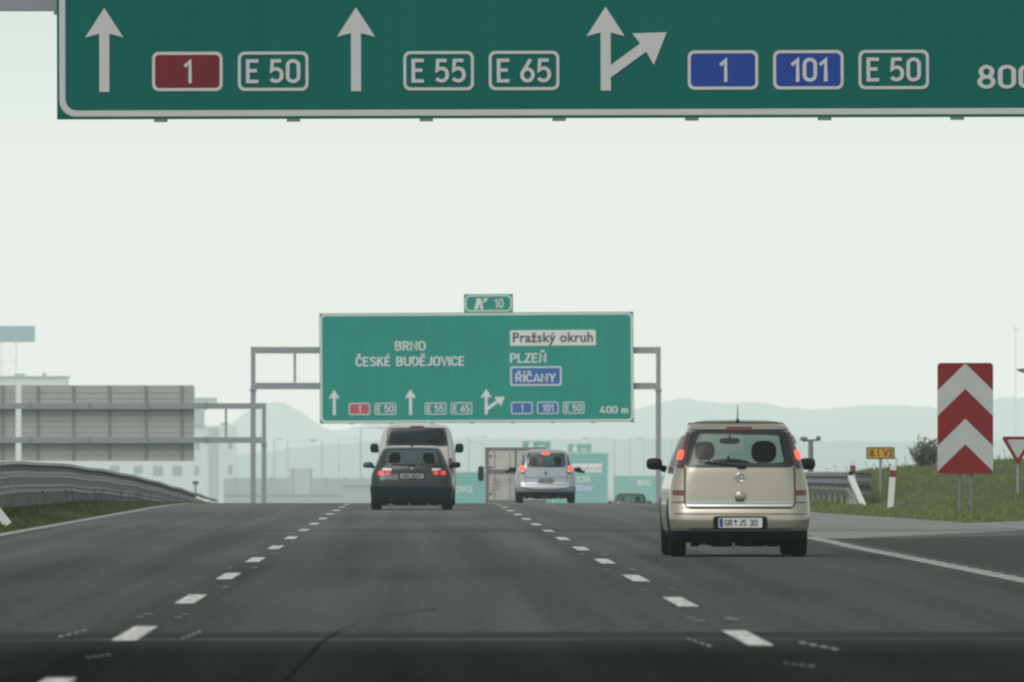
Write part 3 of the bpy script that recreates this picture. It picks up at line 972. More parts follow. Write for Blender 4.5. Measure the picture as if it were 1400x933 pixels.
def far_sign(px0, py0, px1, py1, Y, label, texts, tab=None, plates=()):
    a, b = at(px0, py1, Y), at(px1, py0, Y)
    gz = road_z(Y)
    W, H = b.x - a.x, b.z - a.z
    t = empty('direction_sign', (a.x, Y, gz), label, 'road sign', 'far green signs beyond the crest')
    zb = a.z - gz
    m = MB()
    m.box((W / 2, 0.06, zb + H / 2), (W, 0.11, H), 0)
    m.ring_xz(rrect(0.04, zb + 0.04, W - 0.04, zb + H - 0.04, 0.25), rrect(0.18, zb + 0.18, W - 0.18, zb + H - 0.18, 0.18), -0.012, 1)
    m.build('panel', [M['green_far'], M['white_far']], t)
    for x in (W * 0.2, W * 0.8):
        MB().box((x, 0.22, (zb + H) / 2), (0.24, 0.2, zb + H)).build('post', M['galv_dark'], t)
    if texts:
        m = MB()
        for s, x0, x1, y, cap in texts:
            p, q = at(x0, y, Y), at(x1, y, Y)
            put_text(m, s, p.x - a.x, q.x - a.x, p.z - gz, cap, -0.03)
        m.build('lettering', M['white_far'], t)
    for s, x0, y0, x1, y1, bgm, fgm in plates:
        p, q = at(x0, y1, Y), at(x1, y0, Y)
        X0, X1, Z0, Z1 = p.x - a.x, q.x - a.x, p.z - gz, q.z - gz
        m = MB()
        m.face_xz(rrect(X0, Z0, X1, Z1, 0.08), -0.025, 0)
        put_text(m, s, X0 + 0.12, X1 - 0.12, Z0 + (Z1 - Z0) * 0.22, (Z1 - Z0) * 0.52, -0.05, 1)
        m.build('destination_plate', [bgm, fgm], t)
    if tab:
        p, q = at(tab[0], tab[3], Y), at(tab[2], tab[1], Y)
        X0, X1, Z0, Z1 = p.x - a.x, q.x - a.x, p.z - gz, q.z - gz
        m = MB()
        m.box(((X0 + X1) / 2, 0.06, (Z0 + Z1) / 2), (X1 - X0, 0.1, Z1 - Z0), 0)
        m.ring_xz(rrect(X0 + 0.05, Z0 + 0.05, X1 - 0.05, Z1 - 0.05, 0.2), rrect(X0 + 0.12, Z0 + 0.12, X1 - 0.12, Z1 - 0.12, 0.15), -0.012, 1)
        w = X1 - X0
        m.face_xz([(X0 + w * .2, Z0 + .18), (X0 + w * .28, Z0 + .18), (X0 + w * .31, Z0 + .5), (X0 + w * .34, Z0 + .18), (X0 + w * .42, Z0 + .18), (X0 + w * .36, Z1 - .2), (X0 + w * .26, Z1 - .2)], -0.02, 1)
        put_din(m, '10', X0 + w * .55, X0 + w * .76, Z0 + .24, (Z1 - Z0) * .45, -0.02, 1)
        m.build('exit_plate', [M['green_far'], M['white_far']], t)
    return t


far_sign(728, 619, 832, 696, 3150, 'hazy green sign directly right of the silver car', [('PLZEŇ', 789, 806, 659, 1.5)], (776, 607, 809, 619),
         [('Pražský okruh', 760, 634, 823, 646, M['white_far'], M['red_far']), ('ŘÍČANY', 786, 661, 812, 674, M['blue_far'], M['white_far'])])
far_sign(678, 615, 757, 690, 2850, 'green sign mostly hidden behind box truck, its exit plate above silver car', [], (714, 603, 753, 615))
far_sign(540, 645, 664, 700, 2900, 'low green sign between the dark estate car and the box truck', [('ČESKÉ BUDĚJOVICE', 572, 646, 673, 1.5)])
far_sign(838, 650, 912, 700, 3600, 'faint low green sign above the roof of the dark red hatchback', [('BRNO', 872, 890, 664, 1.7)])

# rear of the sign for the other carriageway ------------------------------------------------
YB = 640.0
gzB = road_z(YB) - 0.6
p0, p1 = at(-120, 555, YB), at(361, 555, YB)
gantry(YB, p0.x, p1.x, at(0, 555.5, YB).z, at(0, 602, YB).z, 'grey gantry carrying the sign backs over the opposite carriageway', gzB, struts=[at(309, 0, YB).x])


def back_sign(px0, px1, py0, py1, label, ribs):
    a, b = at(px0, py1, YB), at(px1, py0, YB)
    t = empty('overhead_sign', (a.x, YB + 0.35, a.z), label, 'road sign', 'signs seen from behind')
    W, H = b.x - a.x, b.z - a.z
    MB().box((W / 2, 0, H / 2), (W, 0.06, H)).build('panel', M['sign_back'], t)
    m = MB()
    for k in range(1, int(H / 0.31)):
        m.box((W / 2, -0.04, k * 0.31), (W - 0.02, 0.02, 0.018))
    m.build('plank_seam', M['rib'], t)
    for x in ribs:
        X = at(x, 0, YB).x - a.x
        MB().box((X, -0.09, H / 2), (0.11, 0.10, H - 0.02)).build('rib', M['rib'], t)
    return t


back_sign(29, 265.5, 527, 630.5, 'wide grey sign seen from behind, above the left guardrail', [51.5, 100, 149, 199, 248])
back_sign(-110, 21, 527, 630.5, 'grey sign back cut off by the left edge of the photo', [3, -46, -95])

# ------------------------------------------------------------------ guardrails
def beam_profile(zc, hgt=0.31, d=0.04):
    return [(0, zc - hgt / 2), (d, zc - hgt * 0.40), (d, zc - hgt * 0.24), (0, zc - hgt * 0.08), (0, zc + hgt * 0.08), (d, zc + hgt * 0.24), (d, zc + hgt * 0.40), (0, zc + hgt / 2)]


def sweep(mb, path, prof, mi=0):
    """path: (x,y,z) list running along the road; prof: (dx,dz) list"""
    n = len(prof)
    V = [(x + a, y, z + b) for x, y, z in path for a, b in prof]
    mb.add(V, [(j * n + i, j * n + i + 1, (j + 1) * n + i + 1, (j + 1) * n + i) for j in range(len(path) - 1) for i in range(n - 1)], mi)


def box_prof(x, z, w, h):
    return [(x - w / 2, z - h / 2), (x + w / 2, z - h / 2), (x + w / 2, z + h / 2), (x - w / 2, z + h / 2), (x - w / 2, z - h / 2)]


t = empty('guardrail', (-7.5, 200, 0.25), 'long double guardrail on the left verge, curving down over the crest', 'guardrail')
off = Vector((-7.5, 200, 0.25))
pa = []
for Y in np.arange(196, 436, 2.0):
    zt = float(np.interp(Y, [196, 210, 232, 255, 290, 323, 360, 395, 436], [1.06, 1.056, 1.05, 0.975, 0.80, 0.575, 0.27, -0.03, -0.40]))
    pa.append((-7.5 - off.x, Y - off.y, zt - off.z - 0.80 + 0.012 * math.sin(Y * 0.21)))
m = MB(); sweep(m, pa, box_prof(0.02, 0.775, 0.16, 0.055)); m.build('top_rail', M['rail'], t)
m = MB(); sweep(m, pa, [(a + 0.06, b) for a, b in beam_profile(0.56, 0.12, 0.05)]); m.build('beam', M['rail'], t)
m = MB(); sweep(m, pa, [(a + 0.06, b) for a, b in beam_profile(0.285, 0.16, 0.05)]); m.build('beam', M['galv'], t)
m = MB(); sweep(m, pa, [(-0.45 + a, b) for a, b in beam_profile(0.60, 0.36, 0.04)]); sweep(m, pa, [(-0.45 + a, b) for a, b in beam_profile(0.22, 0.38, 0.04)]); m.build('rear_beam', M['rail_dark'], t)
for k, p in enumerate(pa[2:100]):
    MB().box((p[0] - 0.02, p[1], p[2] + 0.36), (0.06, 0.11, 0.80)).build('post', M['rail_dark'], t)

t = empty('guardrail', (9.95, 262, 0), 'short guardrail right of the beige car, its end sloping into the grass', 'guardrail')
pa = [(0, Y - 262, road_z(Y) + 0.05) for Y in np.arange(268, 392, 4.0)]
m = MB(); sweep(m, pa, [(a - 0.06, b) for a, b in beam_profile(0.60, 0.26, -0.05)]); m.build('beam', M['galv_dark'], t)
m = MB(); sweep(m, pa, box_prof(0, 0.755, 0.16, 0.04)); m.build('top_rail', M['rail'], t)
m = MB(); sweep(m, pa, [(a - 0.04, b) for a, b in beam_profile(0.375, 0.06, -0.05)]); m.build('beam', M['rail'], t)
m = MB(); sweep(m, pa, [(0.42 + a, b) for a, b in beam_profile(0.50, 0.5, 0.04)]); m.build('rear_beam', M['rail_dark'], t)
for p in pa:
    MB().box((p[0] + 0.05, p[1], p[2] + 0.32), (0.09, 0.12, 0.72)).build('post', M['rail'], t)
m = MB()
m.add([(-0.10, 6.0, 0.74), (0.03, 6.0, 0.74), (0.10, -1.0, 0.0), (-0.03, -1.0, 0.0), (-0.10, 6.05, 0.66), (0.03, 6.05, 0.66), (0.10, -0.9, -0.05), (-0.03, -0.9, -0.05)],
      [(0, 1, 2, 3), (4, 7, 6, 5), (0, 3, 7, 4), (1, 5, 6, 2)])
m.build('end_ramp', M['plastic_white'], t)
m = MB()
m.add([(-0.14, 6.0, 0.44), (-0.05, 6.0, 0.44), (-0.04, -0.4, 0.0), (-0.12, -0.4, 0.0)], [(0, 1, 2, 3)])
m.build('end_ramp', M['galv'], t)


# ------------------------------------------------------------------ delineators and small signs
def delineator(px, py_base, Y, h, label, lean=0.0, base=None, w=0.12):
    p = at(px, py_base, Y)
    gz = base if base is not None else p.z
    t = empty('delineator_post', (p.x, Y, gz), label, 'marker post', 'white and red roadside marker posts', rot=(0, lean, 0))
    prof = [(-w / 2, -0.045), (w / 2, -0.045), (w / 2, 0.03), (0, 0.075), (-w / 2, 0.03)]

    def seg(z0, z1, slope0=0.0):
        V = [(x, y, z0) for x, y in prof] + [(x, y, z1 + (y + 0.045) * slope0) for x, y in prof]
        n = 5
        m = MB().add(V, [tuple(range(n - 1, -1, -1)), tuple(range(n, 2 * n))] + [(i, (i + 1) % n, n + (i + 1) % n, n + i) for i in range(n)])
        return m
    seg(-0.05, h * 0.74).build('stem', M['plastic_white'], t)
    seg(h * 0.742, h * 0.89).build('reflector', M['plastic_red'], t)
    seg(h * 0.892, h, -0.5).build('cap', M['plastic_white'], t)
    return t


delineator(1217, 700, 250, 1.0, 'white roadside marker post with red band, standing below the yellow sign', R(4), w=0.13)
delineator(1165, 632, 269.5, 1.02, 'marker post at the end of the right guardrail, mostly hidden by it', R(1), base=0.06, w=0.12)
delineator(9, 707, 186, 0.6, 'slanting white marker post at the left edge of the grass', R(-38), base=0.1, w=0.13)

# chevron board
p = at(1320, 705, 225)
t = empty('chevron_board', (p.x, 225, p.z), 'tall red and white chevron board on two posts in the grass', 'road sign')
zb, zt, hw = 0.80, 2.935, 0.535
m = MB()
poly = rrect(-hw, zb, hw, zt, 0.07)
m.prism_xz(poly, 0.0, 0.03, 0)
e = -0.004
H = zt - zb
st = hw * 0.98      # rise of a chevron arm


def chev(z):        # white V band whose apex is at z
    th = 0.49
    return [(-hw, z - st), (0, z), (hw, z - st), (hw, z - st - th), (0, z - th), (-hw, z - st - th)]


for apex in (zt - 0.01, zt - 1.075):
    c = chev(apex)
    m.add([(x, e, z) for x, z in c], [(0, 1, 4, 5), (1, 2, 3, 4)], 1)
m.build('board', [M['chev_red'], M['chev_white']], t)
for x in (-0.10, 0.115):
    MB().tube([(x, 0.07, -0.2), (x, 0.07, zt - 0.15)], 0.033, 10).build('post', M['rail_dark'], t)
for z in (zb + 0.35, zt - 0.4):
    MB().box((0, 0.05, z), (0.85, 0.03, 0.06)).build('bracket', M['galv'], t)

# yellow kilometre sign
p = at(1204, 690, 276)
t = empty('kilometre_sign', (p.x, 276, road_z(276) + verge(p.x, 276)), 'small yellow sign with black characters on a thin post', 'road sign')
zz = at(0, 628, 276).z - t.location.z
w2 = 0.335
m = MB()
m.prism_xz(rrect(-w2, zz, w2, zz + 0.285, 0.03), 0, 0.02, 0)
m.ring_xz(rrect(-w2 + 0.005, zz + 0.005, w2 - 0.005, zz + 0.28, 0.03), rrect(-w2 + 0.03, zz + 0.03, w2 - 0.03, zz + 0.255, 0.02), -0.003, 1)
put_text(m, '8.1 V2', -w2 + 0.08, w2 - 0.05, zz + 0.065, 0.155, -0.005, 1, 0.02)
m.build('panel', [M['yellow_sheet'], M['black_sheet']], t)
MB().tube([(0, 0.05, -0.2), (0, 0.05, zz + 0.2)], 0.035, 10).build('post', M['galv'], t)

# yield sign
p = at(1392, 637, 250)
gy = verge(p.x, 250)
t = empty('yield_sign', (p.x, 250, gy), 'red bordered yield triangle cut by the right edge, beside chevron board', 'road sign')
za = p.z - gy
S = 0.72
hh = S * 0.866


def tri(s, z0):
    hx = s / 2
    pts = []
    r = 0.05 * s
    for cx, cz, a in ((0, z0 + 2 * r, 210), (hx - 1.73 * r, z0 + s * 0.866 - r, -30), (-hx + 1.73 * r, z0 + s * 0.866 - r, 90)):
        for i in range(6):
            tt = R(a + 120 * i / 5)
            pts.append((cx + r * math.cos(tt), cz + r * math.sin(tt)))
    return pts


m = MB()
o, i = tri(S, za), tri(S * 0.66, za + hh * 0.235)
m.prism_xz(o, 0.0, 0.02, 0)
m.ring_xz(o, i, -0.003, 0)
m.face_xz(i, -0.004, 1)
m.build('panel', [M['chev_red'], M['chev_white']], t)
MB().tube([(0, 0.05, -0.2), (0, 0.05, za + hh * 0.8)], 0.03, 10).build('post', M['galv'], t)

# detector post with crossed arms behind the beige car
p = at(1108.5, 602, 400)
gz = road_z(400) + verge(p.x, 400)
t = empty('detector_post', (p.x, 400, gz), 'dark thin post with a crossbar of two boxes, above the right guardrail', 'post')
h = p.z - gz
MB().tube([(0, 0, -0.2), (0, 0, h)], [0.10, 0.085], 10).build('post', M['rail_dark'], t)
MB().tube([(-0.28, 0, h - 0.02), (0.3, 0, h + 0.01)], 0.035, 8).build('crossbar', M['rail_dark'], t)
MB().bevel_box((-0.24, -0.04, h + 0.05), (0.26, 0.2, 0.14), .04).build('box', M['rail_dark'], t)
MB().bevel_box((0.26, -0.04, h + 0.06), (0.16, 0.16, 0.16), .04).build('box', M['rail_dark'], t)

# lamp whose head reaches in at the right edge
p = at(1389, 506, 300)
gz = road_z(300) + verge(15.8, 300)
t = empty('street_lamp', (15.66, 300, gz), 'dark flat lamp head poking in at the right edge above the yield sign', 'street lamp')
zl = p.z - gz
MB().tube([(0, 0, -0.2), (0, 0, zl + 0.02)], [0.06, 0.04], 10).build('pole', M['rail_dark'], t)
m = MB()
m.prism_xz([(p.x - 15.66, zl + 0.02), (0.1, zl + 0.06), (0.1, zl - 0.12), (p.x - 15.66 + 0.14, zl - 0.06)], -0.12, 0.12)
m.build('lamp_head', M['rail_dark'], t)

# little marker by the left rail
p = at(267.5, 666, 400)
t = empty('marker_plate', (p.x, 400, road_z(400) - 0.45), 'tiny dark plate on a post standing above the left guardrail end', 'marker post')
zz = p.z - t.location.z
m = MB().box((0, 0, zz + 0.14), (0.20, 0.03, 0.13)); m.build('plate', M['rail_dark'], t)
MB().tube([(0, 0.03, -0.1), (0, 0.03, zz + 0.12)], 0.03, 8).build('post', M['galv'], t)

# ------------------------------------------------------------------ bush on the mound
p = at(1266, 638, 330)
gz = road_z(330) + verge(p.x, 330)
t = empty('bush', (p.x, 330, gz - 0.05), 'leafless dark bush on the grass mound left of chevron board', 'bush')
tw, lf = MB(), MB()
rb = random.Random(5)
for k in range(60):
    a = rb.uniform(0, 2 * PI)
    tilt = rb.uniform(0.05, 0.95)
    L_ = rb.uniform(0.45, 0.95) * (1.05 - 0.35 * tilt)
    q = Vector((rb.uniform(-.16, .16), rb.uniform(-.16, .16), 0))
    pts = [q]
    d = Vector((math.cos(a) * tilt, math.sin(a) * tilt, 1.0)).normalized()
    for s in range(5):
        d = (d + Vector((rb.uniform(-.25, .25), rb.uniform(-.25, .25), rb.uniform(-.05, .2)))).normalized()
        pts.append(pts[-1] + d * L_ / 5)
    tw.tube(pts, [0.012, 0.010, 0.008, 0.006, 0.005, 0.003], 4)
    for s in range(2, 6):
        for _ in range(4):
            dd = Vector((rb.uniform(-1, 1), rb.uniform(-1, 1), rb.uniform(-.2, 1))).normalized() * rb.uniform(.08, .2)
            e1 = pts[s] + dd
            tw.tube([pts[s], e1], [0.004, 0.002], 3)
            for _ in range(4):
                c = pts[s] + dd * rb.uniform(0.2, 1) + Vector((rb.uniform(-.03, .03),) * 3)
                u = Vector((rb.uniform(-1, 1), rb.uniform(-1, 1), rb.uniform(-1, 1))).normalized() * 0.022
                v = u.cross(Vector((rb.uniform(-1, 1), rb.uniform(-1, 1), rb.uniform(-1, 1)))).normalized() * 0.015
                lf.add([c - u, c + v, c + u, c - v], [(0, 1, 2, 3)])
tw.build('branches', M['twig'], t)
lf.build('foliage', M['bushleaf'], t)

# ------------------------------------------------------------------ far left: buildings, billboard, barrier, lamps
YH = 4700.0
gz = road_z(YH)


def px_box(mb, x0, y0, x1, y1, Y, depth, org, mi=0, toground=False):
    a, b = at(x0, y1, Y), at(x1, y0, Y)
    z0 = org.z if toground else a.z
    mb.box(((a.x + b.x) / 2 - org.x, depth / 2 + (Y - org.y), (z0 + b.z) / 2 - org.z), (b.x - a.x, depth, b.z - z0), mi)


org = Vector((at(150, 0, YH).x, YH, gz))
t = empty('industrial_building', org, 'large pale hazy building behind the sign backs on the left', 'building')
m = MB()
px_box(m, -150, 516, 92, 700, YH, 20, org, 0, True)
px_box(m, 92.3, 532, 265, 700, YH + .05, 20, org, 0, True)
px_box(m, 265.3, 582, 322, 700, YH + .1, 16, org, 0, True)
m.build('wall', M['facade'], t)
m = MB(); px_box(m, -152, 514.5, 94, 517, YH - 0.6, 21, org); m.build('roof', M['roofing'], t)
m = MB(); px_box(m, 262, 544, 296, 551, YH - 1.2, 14, org); px_box(m, 262, 551.2, 279, 582, YH - 1.0, 12, org); m.build('canopy', M['facade_grey'], t)
m = MB(); px_box(m, 20, 511, 34, 514.3, YH + 6, 4, org); px_box(m, 58, 510, 63, 514.3, YH + 5, 2, org); px_box(m, 302, 578, 312, 581.8, YH + 4, 3, org); px_box(m, 180, 528, 196, 531.8, YH + 4, 3, org); m.build('roof_unit', M['facade_grey'], t)
m = MB(); px_box(m, 285, 585, 297, 690, YH - 0.8, 6, org, 0, True); m.build('tower', M['facade_grey'], t)
m = MB()
c = at(116, 538, YH)
V = []
m.superell((c.x - org.x + 0.3, 4, c.z - org.z), (1.75, 5, 2.0), 2.3, 0, 24, 12)
m.build('dome', M['roofing'], t)
for x0, y0, x1, y1 in [(183, 637, 195, 648), (209, 637, 223, 651), (236, 637, 249, 651), (266, 637, 272, 650), (312, 603, 318, 614), (312, 636, 318, 649), (150, 637, 163, 650), (267, 605, 273, 615)]:
    m = MB()
    px_box(m, x0, y0, x1, y1, YH - (0.07 if x0 < 300 else 0.0), 0.15, org)
    m.build('window', M['facade_win'], t)

# billboard on a lattice tower
YT = 4200.0
gz = road_z(YT)
org = Vector((at(12, 0, YT).x, YT, gz))
t = empty('billboard', org, 'pale blue billboard on a thin lattice tower at the left edge', 'billboard')
m = MB(); px_box(m, -30, 446, 48, 468, YT, 0.4, org); m.build('panel', M['billboard'], t)
zt = at(0, 468, YT).z - gz
xa, xb = at(2, 0, YT).x - org.x, at(22, 0, YT).x - org.x
for x in (xa, xb):
    for y in (0.2, 1.6):
        MB().tube([(x, y, -0.3), (x, y, zt)], 0.09, 6).build('leg', M['mast'], t)
m = MB()
n = 9
for k in range(n):
    z0, z1 = zt * k / n, zt * (k + 1) / n
    m.tube([(xa, 0.2, z0), (xb, 0.2, z1)], 0.035, 4)
    m.tube([(xa, 0.2, z1), (xb, 0.2, z1)], 0.035, 4)
    m.tube([(xb, 1.6, z0), (xa, 1.6, z1)], 0.035, 4)
m.build('bracing', M['mast'], t)

# concrete noise barrier and things near it
YW = 3700.0
gz = road_z(YW)
org = Vector((at(410, 0, YW).x, YW, gz))
t = empty('noise_barrier', org, 'hazy grey noise barrier with a horizontal rail left of dark estate car', 'barrier')
m = MB(); px_box(m, 306, 654, 520, 700, YW, 0.3, org, 0, True); m.build('panel', M['concrete'], t)
m = MB(); px_box(m, 306, 671, 520, 677, YW - 0.5, 0.25, org); m.build('rail', M['facade_grey'], t)
for x in range(320, 520, 25):
    m = MB(); px_box(m, x, 651, x + 1.6, 700, YW - 0.25, 0.2, org, 0, True); m.build('post', M['facade_grey'], t)
org = Vector((at(411, 0, YW - 20).x, YW - 20, gz))
t = empty('direction_sign', org, 'grey square sign back standing before the hazy noise barrier', 'road sign', 'signs seen from behind')
m = MB(); px_box(m, 396, 641, 427, 676, YW - 20, 0.1, org); m.build('panel', M['sign_back'], t)
for x in (399, 424):
    m = MB(); px_box(m, x, 640, x + 2, 690, YW - 20.3, 0.15, org, 0, True); m.build('post', M['rib'], t)
org = Vector((at(480, 0, 3550).x, 3550, road_z(3550)))
t = empty('roadside_shed', org, 'small grey flat roofed shed just left of dark estate car', 'shed')
m = MB(); px_box(m, 468, 664, 512, 700, 3550, 4, org, 0, True); m.build('wall', M['concrete'], t)
m = MB(); px_box(m, 466, 661.5, 514, 663.7, 3549.4, 5, org); m.build('roof', M['facade_grey'], t)

lamp_specs = [
    (375, 601, 1500, 6, 'thin hazy lamp post just right of the sign back gantry'),
    (393, 604, 1500, 34, 'hazy lamp post with long arm, left of the grey square sign back'),
    (440, 602, 1550, -12, 'hazy lamp post right of the grey square sign back'),
    (463, 600, 1800, 22, 'faint lamp post in the gap left of the shed'),
    (493, 586, 1250, 26, 'tallest hazy lamp post, just left of the white van'),
    (641, 598, 1500, 20, 'hazy lamp post between white van and box truck'),
    (660, 606, 1800, -14, 'fainter lamp post near the left corner of the box truck'),
    (840, 600, 1500, -38, 'hazy lamp post with long arm above the far right sign'),
    (861, 600, 1600, 14, 'hazy lamp post above the dark red hatchback'),
    (880, 602, 1750, 16, 'hazy lamp post just left of the right gantry post'),
    (918, 603, 1700, -18, 'hazy lamp post just right of the right gantry post'),
]
for px, py, Y, arm, lab in lamp_specs:
    Y *= 3.1
    p = at(px, py, Y)
    gz = road_z(Y)
    t = empty('street_lamp', (p.x, Y, gz), lab, 'street lamp', 'distant lamp posts in the haze')
    h = p.z - gz
    a = arm / F * Y
    MB().tube([(0, 0, -0.2), (0, 0, h)], [0.32, 0.22], 6).build('pole', M['mast'], t)
    MB().tube([(0, 0, h), (a * 0.5, 0, h + 0.18), (a, 0, h + 0.22)], 0.09, 5).build('arm', M['mast'], t)
    MB().superell((a + (0.35 if a > 0 else -0.35), 0, h + 0.2), (1.4, 0.4, 0.28), 3, 0, 10, 6).build('lamp_head', M['mast'], t)

YM = 9500.0
p = at(1389, 447, YM)
t = empty('radio_mast', (p.x, YM, -6), 'faint tall mast with a boxy head in haze above chevron board', 'mast')
h = p.z + 6
MB().tube([(0, 0, 0), (0, 0, h - 3)], [0.6, 0.4], 8).build('pole', M['mast'], t)
m = MB()
for x in (-0.9, 0.9):
    m.bevel_box((x, 0, h - 1.5), (0.9, 1.2, 3.0), .2)
m.box((0, 0, h - 2.4), (2.9, 1.0, 0.4)); m.box((0, 0, h - 0.7), (2.6, 0.8, 0.3))
m.build('antenna_head', M['mast'], t)


# ------------------------------------------------------------------ vehicles
class Skin:
    """car body as stacked plan outlines: rounded rectangles whose size depends on the height z"""

    def __init__(s, z, w, yr, yf, cxr=0.24, cyr=0.22, bow=0.05, cxf=0.4, cyf=0.55, sm=0.035):
        s.z0, s.z1 = z[0], z[-1]
        s.cxr, s.cyr, s.bow, s.cxf, s.cyf = cxr, cyr, bow, cxf, cyf
        s.zz = np.linspace(s.z0, s.z1, 400)
        k = max(3, int(sm / ((s.z1 - s.z0) / 400)) | 1)
        ker = np.hanning(k + 2)[1:-1]
        ker /= ker.sum()

        def smooth(a):
            v = np.interp(s.zz, z, a)
            q = np.pad(v, k // 2, mode='reflect', reflect_type='odd')
            return np.convolve(q, ker, 'valid')
        s._w, s._r, s._f = smooth(w), smooth(yr), smooth(yf)

    def W(s, z): return float(np.interp(z, s.zz, s._w))
    def YR(s, z): return float(np.interp(z, s.zz, s._r))
    def YF(s, z): return float(np.interp(z, s.zz, s._f))

    def rear(s, x, z, off=0.0):
        w = s.W(z)
        cx = min(s.cxr, w * 0.45)
        y = s.YR(z) + s.bow * (min(abs(x), w) / w) ** 2
        e = abs(x) - (w - cx)
        if e > 0:
            tt = min(0.995, e / cx)
            y += s.cyr * (1 - math.sqrt(1 - tt * tt))
        # push off along an approximate outward normal
        nx = 0.0
        if e > 0:
            tt = min(0.97, e / cx)
            nx = math.copysign(tt, x)
        return (x + off * nx, y - off * math.sqrt(1 - nx * nx * 0.8), z)

    def front(s, x, z, off=0.0):
        w = s.W(z)
        cx = min(s.cxf, w * 0.55)
        y = s.YF(z) - 0.10 * (min(abs(x), w) / w) ** 2
        e = abs(x) - (w - cx)
        if e > 0:
            tt = min(0.995, e / cx)
            y -= min(s.cyf, 0.3 * (s.YF(z) - s.YR(z))) * (1 - math.sqrt(1 - tt * tt))
        return (x, y + off, z)

    def side(s, y, z, sg, off=0.0):
        return (sg * (s.W(z) + off), y, z)

    def ring(s, z, NR=26, NA=9, NS=84, NF=20):
        w, yr, yf = s.W(z), s.YR(z), s.YF(z)
        cx = min(s.cxr, w * 0.45)
        cf = min(s.cxf, w * 0.55)
        cyf = min(s.cyf, 0.3 * (yf - yr))
        P = []
        for i in range(NR + 1):
            x = -(w - cx) + 2 * (w - cx) * i / NR
            P.append(('r',) + s.rear(x, z)[:2])
        for i in range(1, NA):
            tt = math.sin(PI / 2 * i / NA)
            P.append(('r',) + s.rear(w - cx + cx * tt, z)[:2])
        y0 = yr + s.bow + s.cyr
        y1 = yf - 0.10 - cyf
        for i in range(NS + 1):
            P.append(('s', w, y0 + (y1 - y0) * i / NS))
        for i in range(1, NA):
            tt = math.sin(PI / 2 * (NA - i) / NA)
            P.append(('f',) + s.front(w - cf + cf * tt, z)[:2])
        for i in range(NF + 1):
            P.append(('f',) + s.front((w - cf) - 2 * (w - cf) * i / NF, z)[:2])
        for i in range(1, NA):
            tt = math.sin(PI / 2 * i / NA)
            P.append(('f',) + s.front(-(w - cf + cf * tt), z)[:2])
        for i in range(NS + 1):
            P.append(('s', -w, y1 + (y0 - y1) * i / NS))
        for i in range(1, NA):
            tt = math.sin(PI / 2 * (NA - i) / NA)
            P.append(('r',) + s.rear(-(w - cx + cx * tt), z)[:2])
        return P


def inquad(p, q, grow=0.0):
    """p in convex polygon q (any winding)"""
    sgn = 0
    n = len(q)
    for i in range(n):
        ax, ay = q[i]
        bx, by = q[(i + 1) % n]
        c = (bx - ax) * (p[1] - ay) - (by - ay) * (p[0] - ax)
        if abs(c) < 1e-12: continue
        if sgn == 0: sgn = 1 if c > 0 else -1
        elif (c > 0) != (sgn > 0): return False
    return True


def bil(q, u, v):
    """q = TL, TR, BR, BL; u,v in -1..1"""
    a, b = (u + 1) / 2, (v + 1) / 2
    tl, tr, br, bl = q
    return tuple((bl[k] * (1 - a) + br[k] * a) * (1 - b) + (tl[k] * (1 - a) + tr[k] * a) * b for k in (0, 1))


def rsq(u, v, n):
    m_ = max(abs(u), abs(v))
    if m_ < 1e-9: return 0.0, 0.0
    a, b = u / m_, v / m_
    r = 1.0 / ((abs(a) ** n + abs(b) ** n) ** (1.0 / n))
    return u * r, v * r


def patch(mb, fn, q, n=12, off=0.004, nu=14, nv=12, mi=0):
    V, Fq = [], []
    for j in range(nv + 1):
        for i in range(nu + 1):
            u, v = rsq(-1 + 2 * i / nu, -1 + 2 * j / nv, n)
            x, z = bil(q, u, v)
            V.append(fn(x, z, off))
    for j in range(nv):
        for i in range(nu):
            a = j * (nu + 1) + i
            Fq.append((a, a + 1, a + nu + 2, a + nu + 1))
    mb.add(V, Fq, mi)


def patch_ring(mb, fn, q, q2, n=12, n2=12, off=0.006, mi=0, K=18, S=4):
    V, Fq = [], []
    loop = []
    for sd_ in range(4):
        for k in range(K):
            t_ = -1 + 2 * k / K
            loop.append([(t_, -1), (1, t_), (-t_, 1), (-1, -t_)][sd_])
    for s_ in range(S + 1):
        f = s_ / S
        for u, v in loop:
            a = bil(q, *rsq(u, v, n))
            b = bil(q2, *rsq(u, v, n2))
            V.append(fn(a[0] * (1 - f) + b[0] * f, a[1] * (1 - f) + b[1] * f, off))
    m_ = len(loop)
    for s_ in range(S):
        for k in range(m_):
            j = (k + 1) % m_
            Fq.append((s_ * m_ + k, s_ * m_ + j, (s_ + 1) * m_ + j, (s_ + 1) * m_ + k))
    mb.add(V, Fq, mi)


def line_patch(mb, fn, pts, wd=0.012, off=0.003, mi=0, step=0.05):
    P = []
    for a, b in zip(pts[:-1], pts[1:]):
        d = math.hypot(b[0] - a[0], b[1] - a[1])
        n = max(1, int(d / step))
        for i in range(n):
            P.append((a[0] + (b[0] - a[0]) * i / n, a[1] + (b[1] - a[1]) * i / n))
    P.append(pts[-1])
    V = []
    for i, p in enumerate(P):
        a, b = P[max(0, i - 1)], P[min(len(P) - 1, i + 1)]
        dx, dz = b[0] - a[0], b[1] - a[1]
        l = math.hypot(dx, dz) or 1
        nx_, nz_ = -dz / l * wd / 2, dx / l * wd / 2
        V += [fn(p[0] - nx_, p[1] - nz_, off), fn(p[0] + nx_, p[1] + nz_, off)]
    mb.add(V, [(2 * i, 2 * i + 1, 2 * i + 3, 2 * i + 2) for i in range(len(P) - 1)], mi)


def R4(x0, z1, x1, z0, slant=0.0):
    return [(x0 + slant, z1), (x1 + slant, z1), (x1, z0), (x0, z0)]


